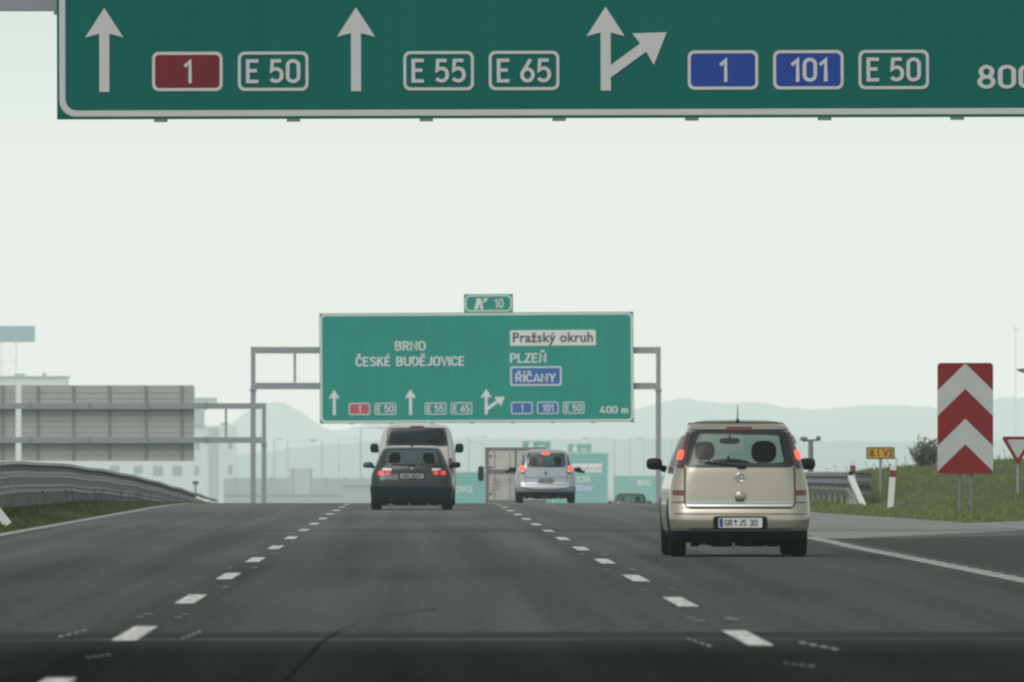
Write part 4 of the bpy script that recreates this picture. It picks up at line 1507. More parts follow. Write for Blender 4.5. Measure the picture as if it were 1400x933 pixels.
def mirror_q(q):
    return [(-q[1][0], q[1][1]), (-q[0][0], q[0][1]), (-q[3][0], q[3][1]), (-q[2][0], q[2][1])]


def shrink(q, d):
    cx = sum(p[0] for p in q) / 4
    cz = sum(p[1] for p in q) / 4
    return [(x - math.copysign(d, x - cx), z - math.copysign(d, z - cz)) for x, z in q]


def wheel(parent, x, y, r, w, side):
    prof = [(-w / 2 + .01, r * 0.66), (-w / 2, r * 0.72), (-w / 2, r * 0.90), (-w / 2 + 0.025, r * 0.975), (-w / 2 + .055, r), (w / 2 - .055, r), (w / 2 - 0.025, r * 0.975), (w / 2, r * 0.90), (w / 2, r * 0.72), (w / 2 - .01, r * 0.66)]
    n = 36
    m = MB()
    V = [(x + px_, y + math.cos(2 * PI * k / n) * pr, r + math.sin(2 * PI * k / n) * pr) for k in range(n) for px_, pr in prof]
    c = len(prof)
    m.add(V, [(k * c + i, k * c + i + 1, ((k + 1) % n) * c + i + 1, ((k + 1) % n) * c + i) for k in range(n) for i in range(c - 1)])
    hub = bpy.data.objects.new('wheel', None)
    col.objects.link(hub); hub.parent = parent
    m.build('tyre', M['tyre'], hub, smooth=True, angle=40)
    m = MB()
    xo = x + side * (w / 2 - 0.035)
    m.tube([(xo - side * 0.06, y, r), (xo, y, r)], r * 0.13, 16)
    for k in range(6):
        a = 2 * PI * k / 6
        d = Vector((0, math.cos(a), math.sin(a)))
        m.tube([Vector((xo - side * .01, y, r)) + d * r * 0.08, Vector((xo, y, r)) + d * r * 0.66], [r * 0.10, r * 0.075], 6)
    V = [(xo + dx, y + math.cos(2 * PI * k / n) * rr, r + math.sin(2 * PI * k / n) * rr) for k in range(n) for dx, rr in ((-side * .05, r * .62), (0, r * .67), (-side * .02, r * .69))]
    m.add(V, [(k * 3 + i, k * 3 + i + 1, ((k + 1) % n) * 3 + i + 1, ((k + 1) % n) * 3 + i) for k in range(n) for i in range(2)])
    m.build('rim', M['rim'], hub, smooth=True, angle=40)
    MB().tube([(x - side * w * 0.3, y, r), (x - side * w * 0.15, y, r)], r * 0.66, 24).build('brake_disc', M['under'], hub)
    return hub


def vehicle(name, loc, label, skin, paint, axles, wr, tw, track, wins, lower_z, lower_mat, roof_paint=None, rows=64, group=None):
    """body shell with window openings and wheel arches; returns the root Empty"""
    t = empty(name, loc, label, name.split('_')[-1], group)
    zs = []
    for j in range(rows + 1):
        f = j / rows
        zs.append(skin.z0 + (skin.z1 - skin.z0) * (1 - (1 - f) ** 1.25))
    rings = [skin.ring(z) for z in zs]
    n = len(rings[0])
    V = [(p[1], p[2], z) for rg, z in zip(rings, zs) for p in rg]
    m = MB()
    Fq, mi = [], []
    for j in range(rows):
        for i in range(n):
            k = (i + 1) % n
            a, b = rings[j][i], rings[j][k]
            c, d = rings[j + 1][i], rings[j + 1][k]
            tagc = a[0] if a[0] == b[0] else ('r' if 'r' in (a[0], b[0]) else 'f')
            x = (a[1] + b[1] + c[1] + d[1]) / 4
            y = (a[2] + b[2] + c[2] + d[2]) / 4
            z = (zs[j] + zs[j + 1]) / 2
            drop = False
            for kind, q in wins:
                if kind == 'rear' and tagc == 'r' and inquad((x, z), q): drop = True
                if kind == 'front' and tagc == 'f' and inquad((x, z), q): drop = True
                if kind == 'side' and tagc == 's' and inquad((y, z), q): drop = True
            if tagc == 's':
                for ya in axles:
                    if (y - ya) ** 2 + (z - wr) ** 2 < (wr + 0.055) ** 2: drop = True
            if drop: continue
            Fq.append((j * n + i, j * n + k, (j + 1) * n + k, (j + 1) * n + i))
            mi.append(1 if z < lower_z else 0)
    o = len(m.v)
    m.v.extend(V); m.f.extend(Fq); m.mi.extend(mi)
    top = [rows * n + i for i in range(n)]
    # roof: close with rows joining left and right halves
    c0 = (0, (skin.YR(skin.z1) + skin.YF(skin.z1)) / 2, skin.z1 + 0.006)
    m.v.append(c0)
    ci = len(m.v) - 1
    for i in range(n):
        m.f.append((top[i], top[(i + 1) % n], ci)); m.mi.append(0)
    body = m.build('body', [paint, lower_mat], t, smooth=True, angle=38)
    # floor pan
    m = MB()
    bot = rings[0]
    m.add([(p[1] * 0.98, p[2], zs[0] + 0.01) for p in bot], [tuple(range(n))])
    rb_ = random.Random(3)
    for k in range(26):
        x = rb_.uniform(-0.5, 0.5) * skin.W(zs[0]) * 1.6
        m.box((x, 0.35 + rb_.random() * 0.6, zs[0] - 0.01), (0.06 + 0.1 * rb_.random(), 0.2, 0.03 + 0.05 * rb_.random()))
    for ya in axles:
        for sg in (-1, 1):
            r = wr + 0.06
            nn = 20
            xo, xi = sg * (skin.W(wr + 0.1) - 0.012), sg * (skin.W(0.4) - tw - 0.14)
            P = []
            for q in range(nn + 1):
                a = PI * q / nn
                P.append((xo, ya + math.cos(a) * r, wr + math.sin(a) * r)); P.append((xi, ya + math.cos(a) * r, wr + math.sin(a) * r))
            m.add(P, [(2 * q, 2 * q + 2, 2 * q + 3, 2 * q + 1) for q in range(nn)])
            m.add([(xi, ya + math.cos(PI * q / nn) * r, wr + math.sin(PI * q / nn) * r) for q in range(nn + 1)] + [(xi, ya - r, skin.z0), (xi, ya + r, skin.z0)], [tuple(range(nn + 1)) + (nn + 1, nn + 2)])
    m.build('underbody', M['under'], t)
    for ya in axles:
        for sg in (-1, 1):
            m = MB()
            P = []
            nn = 26
            for q in range(nn + 1):
                a = -0.25 + (PI + 0.5) * q / nn
                for rr, oo in ((wr + 0.03, 0.006), (wr + 0.10, 0.006)):
                    y, z = ya + math.cos(a) * rr, wr + math.sin(a) * rr
                    z = max(z, skin.z0)
                    P.append(skin.side(y, z, sg, oo))
            m.add(P, [(2 * q, 2 * q + 1, 2 * q + 3, 2 * q + 2) for q in range(nn)])
            m.build('wheel_arch', lower_mat if lower_mat is not paint else paint, t, smooth=True)
            wheel(t, sg * (track - tw / 2), ya, wr, tw, sg)
    return t


def quads(mb, items):
    for fn, q, n, off, mi in items:
        patch(mb, fn, q, n, off, mi=mi)


def seat(parent, x, y, z, w=0.25, h=0.62, head=(0.13, 0.09, 0.10), lift=0.0, person=False):
    m = MB()
    m.superell((x, y, z + h / 2), (w, 0.10, h / 2), 4.5)
    m.superell((x, y + 0.22, z), (w, 0.26, 0.09), 4)
    m.superell((x, y, z + h + head[2] * 0.9 + lift), head, 2.6)
    m.tube([(x - 0.05, y, z + h - 0.05), (x - 0.05, y, z + h + 0.08)], 0.012, 6)
    m.tube([(x + 0.05, y, z + h - 0.05), (x + 0.05, y, z + h + 0.08)], 0.012, 6)
    return m.build('seat', M['fabric'], parent, smooth=True, angle=50)


def side_mirror(parent, x, y, z, sg, r, shell, wx):
    m = MB()
    m.superell((sg * x, y, z), r, 3.0, 0, 18, 12)
    m.tube([(sg * (x - r[0] * 0.6), y + 0.02, z - r[2] * 0.55), (sg * wx, y + 0.05, z - r[2] * 0.9)], [0.03, 0.045], 8)
    return m.build('mirror', shell, parent, smooth=True)


def roof_antenna(parent, x, y, z, h, lean=0.5):
    m = MB()
    m.tube([(x, y, z - 0.02), (x, y, z + 0.03)], [0.03, 0.016], 10)
    m.tube([(x, y, z + 0.02), (x, y - h * lean * 0.4, z + h)], [0.009, 0.004], 6)
    return m.build('antenna', M['trim'], parent, smooth=True)


# ---- beige compact people carrier -------------------------------------------------------
YC = 131.0
sk1 = Skin([.17, .22, .28, .34, .45, .56, .62, .80, .92, 1.02, 1.10, 1.30, 1.48, 1.55, 1.60, 1.63, 1.645],
           [.70, .77, .805, .825, .842, .845, .845, .832, .808, .782, .757, .690, .630, .602, .560, .48, .36],
           [.13, .06, .02, -.03, -.045, -.02, .03, .05, .065, .08, .10, .175, .265, .33, .43, .60, .95],
           [3.7, 3.9, 3.98, 4.0, 4.0, 3.98, 3.97, 3.9, 3.78, 3.25, 3.05, 2.65, 2.28, 2.1, 1.95, 1.75, 1.45])
rear_o = [(-.572, 1.515), (.572, 1.515), (.655, 1.075), (-.655, 1.075)]
rear_i = [(-.500, 1.462), (.500, 1.462), (.545, 1.125), (-.545, 1.125)]
sw1 = [(0.75, 1.44), (1.62, 1.46), (1.60, 1.06), (0.62, 1.06)]
sw2 = [(1.70, 1.46), (2.30, 1.42), (2.95, 1.05), (1.68, 1.06)]
fw = [(-.55, 1.52), (.55, 1.52), (.66, 1.08), (-.66, 1.08)]
car = vehicle('compact_car', (at(1012, 0, YC).x, YC, 0), 'beige compact car in the right lane with red lamps beside its rear window', sk1, M['beige'], (0.72, 3.32), 0.305, 0.195, 0.825,
              [('rear', shrink(rear_o, .012)), ('side', shrink(sw1, .01)), ('side', shrink(sw2, .01)), ('front', fw)], 0.325, M['trim'], group='cars and vans driving away')
car.scale = (0.935, 0.94, 0.935)
car.rotation_euler = (0, 0, R(0.8))
fn = sk1.rear
m = MB(); patch(m, fn, rear_o, 16, 0.004); patch(m, sk1.front, fw, 14, 0.004)
for sg in (-1, 1):
    for q in (sw1, sw2):
        patch(m, lambda y, z, o, sg=sg: sk1.side(y, z, sg, o), q, 10, 0.004)
m.build('glass', M['glass'], car, smooth=True)
m = MB(); patch_ring(m, fn, rear_o, rear_i, 16, 9, 0.007); m.build('window_frame', M['frit'], car, smooth=True)
lamp = [(-.620, 1.505), (-.582, 1.505), (-.664, 1.070), (-.760, 1.070)]
for q, sg in ((lamp, -1), (mirror_q(lamp), 1)):
    m = MB(); patch(m, fn, q, 14, 0.010, 8, 16)
    hl = m.build('tail_light', M['lamp_smoke'], car, smooth=True)
    lit = [(-.708, 1.285), (-.640, 1.285), (-.668, 1.165), (-.742, 1.165)]
    lit = lit if sg < 0 else mirror_q(lit)
    m = MB(); patch(m, fn, lit, 4, 0.016, 8, 8); m.build('lit_bulb', M['lamp_lit'], hl, smooth=True)
    up = [(-.648, 1.46), (-.612, 1.46), (-.630, 1.36), (-.682, 1.36)]
    up = up if sg < 0 else mirror_q(up)
    m = MB(); patch(m, fn, up, 5, 0.016, 8, 8); m.build('indicator', M['lamp_red'], hl, smooth=True)
    rf = [(-.795, .805), (-.655, .80), (-.655, .740), (-.805, .740)]
    rf = rf if sg < 0 else mirror_q(rf)
    m = MB(); patch(m, fn, rf, 9, 0.008, 10, 4); m.build('reflector', M['lamp_red'], car, smooth=True)
m = MB(); patch(m, fn, R4(-.155, 1.562, .155, 1.520), 9, 0.012, 12, 4); m.build('brake_light', M['lamp_red'], car, smooth=True)
m = MB()
line_patch(m, fn, [(-.655, 1.07), (-.662, .66), (-.645, .61), (-.60, .588), (.60, .588), (.645, .61), (.662, .66), (.655, 1.07)], 0.016, 0.004)
line_patch(m, fn, [(-.575, 1.525), (0, 1.527), (.575, 1.525)], 0.014, 0.005)
for sg in (-1, 1):
    line_patch(m, fn, [(sg * .662, .655), (sg * .80, .655)], 0.011, 0.004)
    for yy in (0.98, 1.66, 2.98):
        line_patch(m, lambda y, z, o, sg=sg: sk1.side(y, z, sg, o), [(yy, 1.05), (yy, .36)], 0.012, 0.004)
line_patch(m, fn, [(-.79, .515), (.79, .515)], 0.008, 0.004)
line_patch(m, fn, [(-.62, .335), (.62, .335)], 0.012, 0.004)
m.build('tailgate_gap', M['under'], car)
m = MB()
patch(m, fn, R4(-.635, .635, .635, .603), 30, 0.012, 30, 4)
patch(m, fn, R4(-.645, .668, .645, .650), 30, 0.010, 30, 2)
m.build('chrome_strip', M['chrome'], car, smooth=True)
m = MB()
m.superell((0, fn(0, .73, 0)[1] - 0.01, .728), (.068, .035, .062), 2.3, 0, 20, 12)
hd = m.build('tailgate_handle', M['beige'], car, smooth=True)
m = MB()
patch(m, fn, R4(-.050, .700, .050, .664), 4, 0.022, 8, 4); m.build('lock_recess', M['trim'], hd)
m = MB()
zc, yc = .953, fn(0, .953, 0)[1] - 0.012
ringp = [(0.050 * math.cos(2 * PI * k / 28), yc, zc + 0.050 * math.sin(2 * PI * k / 28)) for k in range(29)]
m.tube(ringp, 0.0065, 6, cap=False)
m.prism_xz([(-.075, zc + .004), (.010, zc + .026), (-.004, zc + .004), (.075, zc - .004), (-.010, zc - .026), (.004, zc - .004)], yc - .006, yc + .006)
m.build('emblem', M['chrome'], car, smooth=True, angle=40)
# plate in its recess
m = MB(); patch_ring(m, fn, R4(-.325, .492, .325, .330), R4(-.285, .482, .285, .345), 10, 14, 0.006); patch(m, fn, R4(-.285, .482, .285, .345), 14, 0.003); m.build('plate_recess', M['trim'], car, smooth=True)
yp = fn(0, .42, 0)[1] - 0.022
m = MB()
m.prism_xz(rrect(-.262, .352, .262, .470, .012), yp, yp + .012, 0)
m.face_xz(rrect(-.252, .360, -.208, .462, .008), yp - .002, 1)
put_din(m, 'GR', -.190, -.095, .372, .078, yp - .003, 2, 0.15)
put_din(m, 'JS', -.022, .072, .372, .078, yp - .003, 2, 0.15)
put_din(m, '30', .105, .205, .372, .078, yp - .003, 2, 0.15)
m.add([(-.058 + .020 * math.cos(2 * PI * k / 14), yp - .003, .430 + .018 * math.sin(2 * PI * k / 14)) for k in range(14)], [tuple(range(14))], 3)
m.add([(-.058 + .018 * math.cos(2 * PI * k / 14), yp - .003, .388 + .016 * math.sin(2 * PI * k / 14)) for k in range(14)], [tuple(range(14))], 4)
m.build('number_plate', [M['plate_white'], M['plate_blue'], M['black_sheet'], M['lamp_red'], M['sign_back']], car)
m = MB()
for sg in (-1, 1):
    m.tube([(sg * .552, .66, 1.575), (sg * .552, .95, 1.598), (sg * .548, 1.8, 1.598), (sg * .55, 2.0, 1.57)], [.012, .014, .014, .012], 8)
m.build('roof_rail', M['trim'], car, smooth=True)
m = MB(); m.tube([(x, fn(x, 1.60, 0)[1] + .03, 1.612 - .03 * abs(x) ** 2) for x in np.linspace(-.54, .54, 13)], .010, 6); m.build('roof_seam', M['trim'], car)
for sg in (-1, 1):
    side_mirror(car, 0.935, 2.72, 1.115, sg, (.098, .07, .072), M['trim'], 0.80)
roof_antenna(car, -.01, .52, 1.625, .20)
m = MB()
y0 = fn(0, 1.10, 0)[1]
m.tube([fn(0.02, 1.09, .03), fn(-.20, 1.115, .025), fn(-.42, 1.13, .02)], .009, 6)
m.superell(fn(0.02, 1.085, .02), (.06, .03, .025), 2.5)
m.build('wiper', M['trim'], car, smooth=True)
seat(car, -.36, 1.75, .62, .25, .52, (.125, .09, .115), .03)
seat(car, .36, 1.75, .62, .25, .50, (.155, .11, .135), .02)
seat(car, .26, 1.05, .55, .22, .46, (.10, .06, .05), .0)
seat(car, -.26, 1.05, .55, .22, .46, (.10, .06, .05), .0)
m = MB()
m.superell((0, 3.0, .96), (.72, .35, .17), 3.5)
m.superell((-.02, 2.72, 1.03), (.34, .18, .15), 2.2)
m.tube([(-.03, 2.75, 1.12), (-.03, 2.75, 1.22)], [.04, .004], 8)
m.box((0, .55, .98), (1.2, .45, .03))
m.superell((0, 1.7, .5), (.74, 1.6, .10), 8)
m.build('dashboard', M['fabric'], car, smooth=True, angle=50)
m = MB(); m.superell((-.03, 2.35, 1.395), (.125, .03, .038), 3.5); m.tube([(-.03, 2.36, 1.42), (-.03, 2.38, 1.50)], .012, 6); m.build('rear_view_mirror', M['trim'], car, smooth=True)

# ---- dark estate car ----------------------------------------------------------------------
YD = 256.0
sk2 = Skin([.15, .20, .28, .40, .55, .68, .80, .90, .97, 1.05, 1.20, 1.32, 1.38, 1.415, 1.43],
           [.80, .865, .895, .908, .908, .900, .880, .840, .805, .775, .712, .655, .620, .56, .44],
           [.10, .05, .0, -.03, -.035, -.01, .04, .06, .085, .14, .27, .39, .50, .68, 1.0],
           [4.2, 4.42, 4.5, 4.52, 4.52, 4.5, 4.42, 4.2, 3.25, 3.0, 2.6, 2.3, 2.1, 1.9, 1.6], cxr=.28, cyr=.26, bow=.06)
fn = sk2.rear
rear_o = [(-.560, 1.378), (.560, 1.378), (.690, .985), (-.690, .985)]
rear_i = [(-.515, 1.34), (.515, 1.34), (.61, 1.04), (-.61, 1.04)]
sw1 = [(0.75, 1.33), (1.75, 1.35), (1.72, .97), (0.55, 1.0)]
sw2 = [(1.83, 1.35), (2.35, 1.32), (3.05, .98), (1.8, .97)]
fw = [(-.52, 1.36), (.52, 1.36), (.68, 1.01), (-.68, 1.01)]
car = vehicle('estate_car', (at(563, 0, YD).x, YD, 0), 'dark blue estate car in the middle lane, right behind the white van', sk2, M['black_paint'], (0.86, 3.62), 0.32, 0.235, 0.895,
              [('rear', shrink(rear_o, .012)), ('side', shrink(sw1, .01)), ('side', shrink(sw2, .01)), ('front', fw)], 0.25, M['trim'], group='cars and vans driving away')
car.scale = (1.0, 1.0, 0.98)
m = MB(); patch(m, fn, rear_o, 14, 0.004); patch(m, sk2.front, fw, 14, 0.004)
for sg in (-1, 1):
    for q in (sw1, sw2):
        patch(m, lambda y, z, o, sg=sg: sk2.side(y, z, sg, o), q, 10, 0.004)
m.build('glass', M['glass_dark'], car, smooth=True)
m = MB(); patch_ring(m, fn, rear_o, rear_i, 14, 8, 0.007); m.build('window_frame', M['frit'], car, smooth=True)
lamp = [(-.735, .915), (-.425, .935), (-.435, .800), (-.800, .735)]
for q, sg in ((lamp, -1), (mirror_q(lamp), 1)):
    m = MB(); patch(m, fn, q, 7, 0.008, 14, 8)
    hl = m.build('tail_light', M['lamp_red'], car, smooth=True)
    for cx, cz, r in ((-.685, .828, .050), (-.525, .828, .046)):
        q2 = R4(-abs(cx) - r, cz + r, -abs(cx) + r, cz - r) if sg < 0 else R4(abs(cx) - r, cz + r, abs(cx) + r, cz - r)
        m = MB(); patch(m, fn, q2, 2.2, 0.014, 8, 8); m.build('lit_bulb', M['lamp_lit_dim'], hl, smooth=True)
    q3 = [(-.655, .925), (-.44, .932), (-.445, .878), (-.60, .885)]
    q3 = q3 if sg < 0 else mirror_q(q3)
    m = MB(); patch(m, fn, q3, 7, 0.013, 8, 4); m.build('reversing_light', M['lamp_clear'], hl, smooth=True)
m = MB(); patch(m, fn, R4(-.30, .845, .30, .672), 9, 0.003); m.build('plate_recess', M['trim'], car, smooth=True)
yp = fn(0, .76, 0)[1] - .025
m = MB(); m.prism_xz(rrect(-.255, .703, .255, .813, .012), yp, yp + .015, 0)
put_text(m, '4A1 8267', -.20, .21, .722, .07, yp - .004, 1, 0.02)
m.build('number_plate', [M['plate_dull'], M['black_sheet']], car)
m = MB()
c = fn(0, .935, .010)
m.add([(c[0] + .040 * math.cos(2 * PI * k / 20), c[1], c[2] + .040 * math.sin(2 * PI * k / 20)) for k in range(20)], [tuple(range(20))])
m.build('emblem', M['chrome'], car)
m = MB(); line_patch(m, fn, [(-.83, .60), (.83, .60)], .014, .004); line_patch(m, fn, [(-.60, .99), (-.42, .95), (-.40, .62)], .012, .003); line_patch(m, fn, [(.60, .99), (.42, .95), (.40, .62)], .012, .003); m.build('tailgate_gap', M['under'], car)
m = MB(); patch(m, fn, R4(-.62, .385, .62, .350), 20, .008, 24, 3); m.build('bumper_trim', M['trim'], car, smooth=True)
for sg, mm in ((-1, M['mirror_blue']), (1, M['trim'])):
    side_mirror(car, 0.965, 2.75, 1.005, sg, (.115, .07, .068), mm, 0.80)
roof_antenna(car, 0, .85, 1.43, .07, 1.4)
m = MB(); m.tube([fn(0, 1.0, .03), fn(-.25, 1.015, .02), fn(-.45, 1.02, .02)], .011, 6); m.superell(fn(0, .99, .02), (.07, .03, .03), 2.5); m.build('wiper', M['trim'], car, smooth=True)
m = MB(); m.tube([(-.45, .25, .20), (-.45, .02, .21)], .035, 12); m.tube([(-.36, .25, .20), (-.36, .02, .21)], .035, 12); m.build('exhaust', M['trim'], car, smooth=True)
for x in (-.37, .37):
    seat(car, x, 2.0, .5, .25, .55, (.13, .09, .11), .02)
for x in (-.40, .40):
    seat(car, x, 1.1, .5, .24, .52, (.12, .06, .06), .0)
m = MB(); m.superell((0, 3.05, .86), (.74, .3, .14), 3.5); m.superell((0, 1.9, .42), (.78, 1.7, .10), 8); m.box((0, .7, .93), (1.3, .5, .03)); m.build('dashboard', M['fabric'], car, smooth=True, angle=50)

# ---- silver people carrier ----------------------------------------------------------------
YS = 352.0
sk3 = Skin([.18, .24, .32, .42, .52, .62, .80, .95, 1.08, 1.20, 1.38, 1.50, 1.56, 1.60, 1.625],
           [.80, .855, .885, .900, .905, .905, .895, .865, .815, .765, .695, .645, .605, .53, .40],
           [.10, .05, .0, -.04, -.03, .04, .06, .075, .09, .125, .195, .265, .33, .47, .75],
           [4.0, 4.2, 4.25, 4.27, 4.27, 4.25, 4.2, 4.0, 3.35, 3.05, 2.6, 2.35, 2.15, 1.95, 1.6])
fn = sk3.rear
rear_o = [(-.550, 1.510), (.550, 1.510), (.600, 1.085), (-.600, 1.085)]
rear_i = [(-.495, 1.465), (.495, 1.465), (.530, 1.14), (-.530, 1.14)]
sw1 = [(0.7, 1.46), (1.75, 1.5), (1.72, 1.07), (0.6, 1.07)]
sw2 = [(1.83, 1.5), (2.4, 1.46), (3.1, 1.07), (1.8, 1.07)]
fw = [(-.56, 1.53), (.56, 1.53), (.70, 1.11), (-.70, 1.11)]
car = vehicle('people_carrier_car', (at(746.5, 0, YS).x, YS, road_z(YS + .8)), 'silver blue people carrier with bright round brake lights, before the box truck', sk3, M['silver'], (0.78, 3.5), 0.315, 0.205, 0.88,
              [('rear', shrink(rear_o, .012)), ('side', shrink(sw1, .01)), ('side', shrink(sw2, .01)), ('front', fw)], 0.36, M['trim'], group='cars and vans driving away')
m = MB(); patch(m, fn, rear_o, 14, 0.004); patch(m, sk3.front, fw, 14, 0.004)
for sg in (-1, 1):
    for q in (sw1, sw2):
        patch(m, lambda y, z, o, sg=sg: sk3.side(y, z, sg, o), q, 10, 0.004)
m.build('glass', M['glass_dark'], car, smooth=True)
m = MB(); patch_ring(m, fn, rear_o, rear_i, 14, 8, 0.007); m.build('window_frame', M['frit'], car, smooth=True)
lamp = [(-.665, 1.47), (-.640, 1.47), (-.655, .86), (-.765, .90)]
for q, sg in ((lamp, -1), (mirror_q(lamp), 1)):
    m = MB(); patch(m, fn, q, 8, 0.008, 8, 16)
    hl = m.build('tail_light', M['lamp_smoke'], car, smooth=True)
    q1 = R4(-.800, 1.15, -.635, .93); q1 = q1 if sg < 0 else mirror_q(q1)
    q2 = R4(-.785, 1.130, -.650, .950); q2 = q2 if sg < 0 else mirror_q(q2)
    m = MB(); patch_ring(m, fn, q1, q2, 2.2, 2.2, 0.014); m.build('lamp_rim', M['lamp_clear'], hl, smooth=True)
    m = MB(); patch(m, fn, q2, 2.2, 0.015, 10, 10); m.build('lit_bulb', M['lamp_lit'], hl, smooth=True)
m = MB(); patch(m, fn, R4(-.125, 1.545, .125, 1.46), 5, 0.016, 10, 4); m.build('brake_light', M['lamp_lit'], car, smooth=True)
m = MB(); patch(m, fn, R4(-.24, .745, .24, .600), 7, 0.004); m.build('plate_recess', M['trim'], car, smooth=True)
yp = fn(0, .67, 0)[1] - .02
m = MB(); m.prism_xz(rrect(-.225, .615, .225, .722, .012), yp, yp + .012, 0); put_text(m, '2S6 4138', -.18, .18, .635, .065, yp - .004, 1, 0.02); m.build('number_plate', [M['plate_dull'], M['black_sheet']], car)
c = fn(0, .905, .012)
m = MB(); m.add([(c[0], c[1], c[2] + .075), (c[0] + .045, c[1], c[2]), (c[0], c[1], c[2] - .075), (c[0] - .045, c[1], c[2]), (c[0], c[1] - .004, c[2] + .03), (c[0] + .018, c[1] - .004, c[2]), (c[0], c[1] - .004, c[2] - .03), (c[0] - .018, c[1] - .004, c[2])], [(0, 1, 5, 4), (1, 2, 6, 5), (2, 3, 7, 6), (3, 0, 4, 7)]); m.build('emblem', M['trim'], car)
m = MB(); line_patch(m, fn, [(-.62, 1.08), (-.64, .80), (-.60, .56), (.60, .56), (.64, .80), (.62, 1.08)], .014, .004); line_patch(m, fn, [(-.66, .785), (.66, .785)], .012, .003); m.build('tailgate_gap', M['under'], car)
m = MB()
m.tube([fn(x, .475 - .03 * (1 - (x / .8) ** 2) + .05 * (abs(x) / .8) ** 4, .02) for x in np.linspace(-.80, .80, 25)], .028, 8)
m.build('bumper_ridge', M['silver'], car, smooth=True)
for sg in (-1, 1):
    side_mirror(car, 0.995, 2.75, 1.01, sg, (.12, .07, .075), M['trim'], 1.2)
m = MB(); m.tube([fn(0, 1.10, .03), fn(.25, 1.12, .02), fn(.42, 1.125, .02)], .011, 6); m.build('wiper', M['trim'], car, smooth=True)
for x in (-.37, .37):
    seat(car, x, 1.9, .6, .25, .58, (.13, .09, .11), .02)
for x in (-.40, .40):
    seat(car, x, 1.1, .6, .22, .50, (.11, .06, .06), .0)
m = MB(); m.superell((0, 3.05, .98), (.74, .3, .14), 3.5); m.superell((0, 1.9, .5), (.78, 1.6, .10), 8); m.build('dashboard', M['fabric'], car, smooth=True, angle=50)

# ---- white van ------------------------------------------------------------------------------
YV = 284.0
sk4 = Skin([.2, .28, .4, .6, .9, 1.15, 1.35, 1.6, 1.78, 1.87, 1.93, 1.965, 1.98],
           [.86, .91, .94, .952, .952, .945, .92, .865, .82, .785, .72, .60, .45],
           [.05, .0, -.02, .0, .02, .03, .05, .10, .14, .18, .25, .38, .7],
           [4.7, 4.85, 4.88, 4.88, 4.86, 4.5, 4.0, 3.65, 3.4, 3.25, 3.1, 2.9, 2.6], cxr=.2, cyr=.16, bow=.05)
fn = sk4.rear
rear_o = [(-.675, 1.895), (.675, 1.895), (.748, 1.44), (-.748, 1.44)]
rear_i = [(-.63, 1.85), (.63, 1.85), (.70, 1.49), (-.70, 1.49)]
sw1 = [(0.5, 1.8), (1.6, 1.8), (1.6, 1.28), (0.45, 1.28)]
sw2 = [(1.75, 1.8), (2.75, 1.8), (2.8, 1.28), (1.72, 1.28)]
fw = [(-.68, 1.85), (.68, 1.85), (.82, 1.2), (-.82, 1.2)]
car = vehicle('passenger_van', (at(570, 0, YV).x, YV, road_z(YV)), 'white van with black rear window, hidden below by the dark estate car', sk4, M['white_paint'], (1.0, 4.0), 0.33, 0.215, 0.93,
              [('rear', shrink(rear_o, .012)), ('side', shrink(sw1, .01)), ('side', shrink(sw2, .01)), ('front', fw)], 0.42, M['trim'], group='cars and vans driving away')
m = MB(); patch(m, fn, rear_o, 14, 0.004); patch(m, sk4.front, fw, 14, 0.004)
for sg in (-1, 1):
    for q in (sw1, sw2):
        patch(m, lambda y, z, o, sg=sg: sk4.side(y, z, sg, o), q, 10, 0.004)
m.build('glass', M['glass_van'], car, smooth=True)
m = MB(); patch_ring(m, fn, rear_o, rear_i, 14, 10, 0.007); m.build('window_frame', M['frit'], car, smooth=True)
m = MB(); patch(m, fn, R4(-.17, 1.935, .17, 1.897), 6, .012, 10, 4); m.build('brake_light', M['lamp_red'], car, smooth=True)
lamp = [(-.86, 1.15), (-.78, 1.15), (-.79, .72), (-.885, .72)]
for q in (lamp, mirror_q(lamp)):
    m = MB(); patch(m, fn, q, 8, .008, 8, 12); m.build('tail_light', M['lamp_red'], car, smooth=True)
rf = [(-.60, .40), (-.42, .40), (-.42, .34), (-.60, .34)]
for q in (rf, mirror_q(rf)):
    m = MB(); patch(m, fn, q, 8, .010, 8, 4); m.build('reflector', M['lamp_red'], car, smooth=True)
m = MB(); line_patch(m, fn, [(-.70, 1.90), (-.77, 1.25), (-.77, .55), (.77, .55), (.77, 1.25), (.70, 1.90)], .014, .004); m.build('tailgate_gap', M['under'], car)
for sg in (-1, 1):
    side_mirror(car, 1.045, 3.5, 1.40, sg, (.105, .08, .115), M['trim'], 0.90)
for x in (-.4, .4):
    seat(car, x, 2.8, .8, .26, .6, (.13, .09, .11), .02)
m = MB(); m.superell((0, 2.3, .7), (.8, 2.1, .10), 8); m.superell((0, 3.5, 1.1), (.8, .3, .15), 4); m.build('dashboard', M['fabric'], car, smooth=True, angle=50)

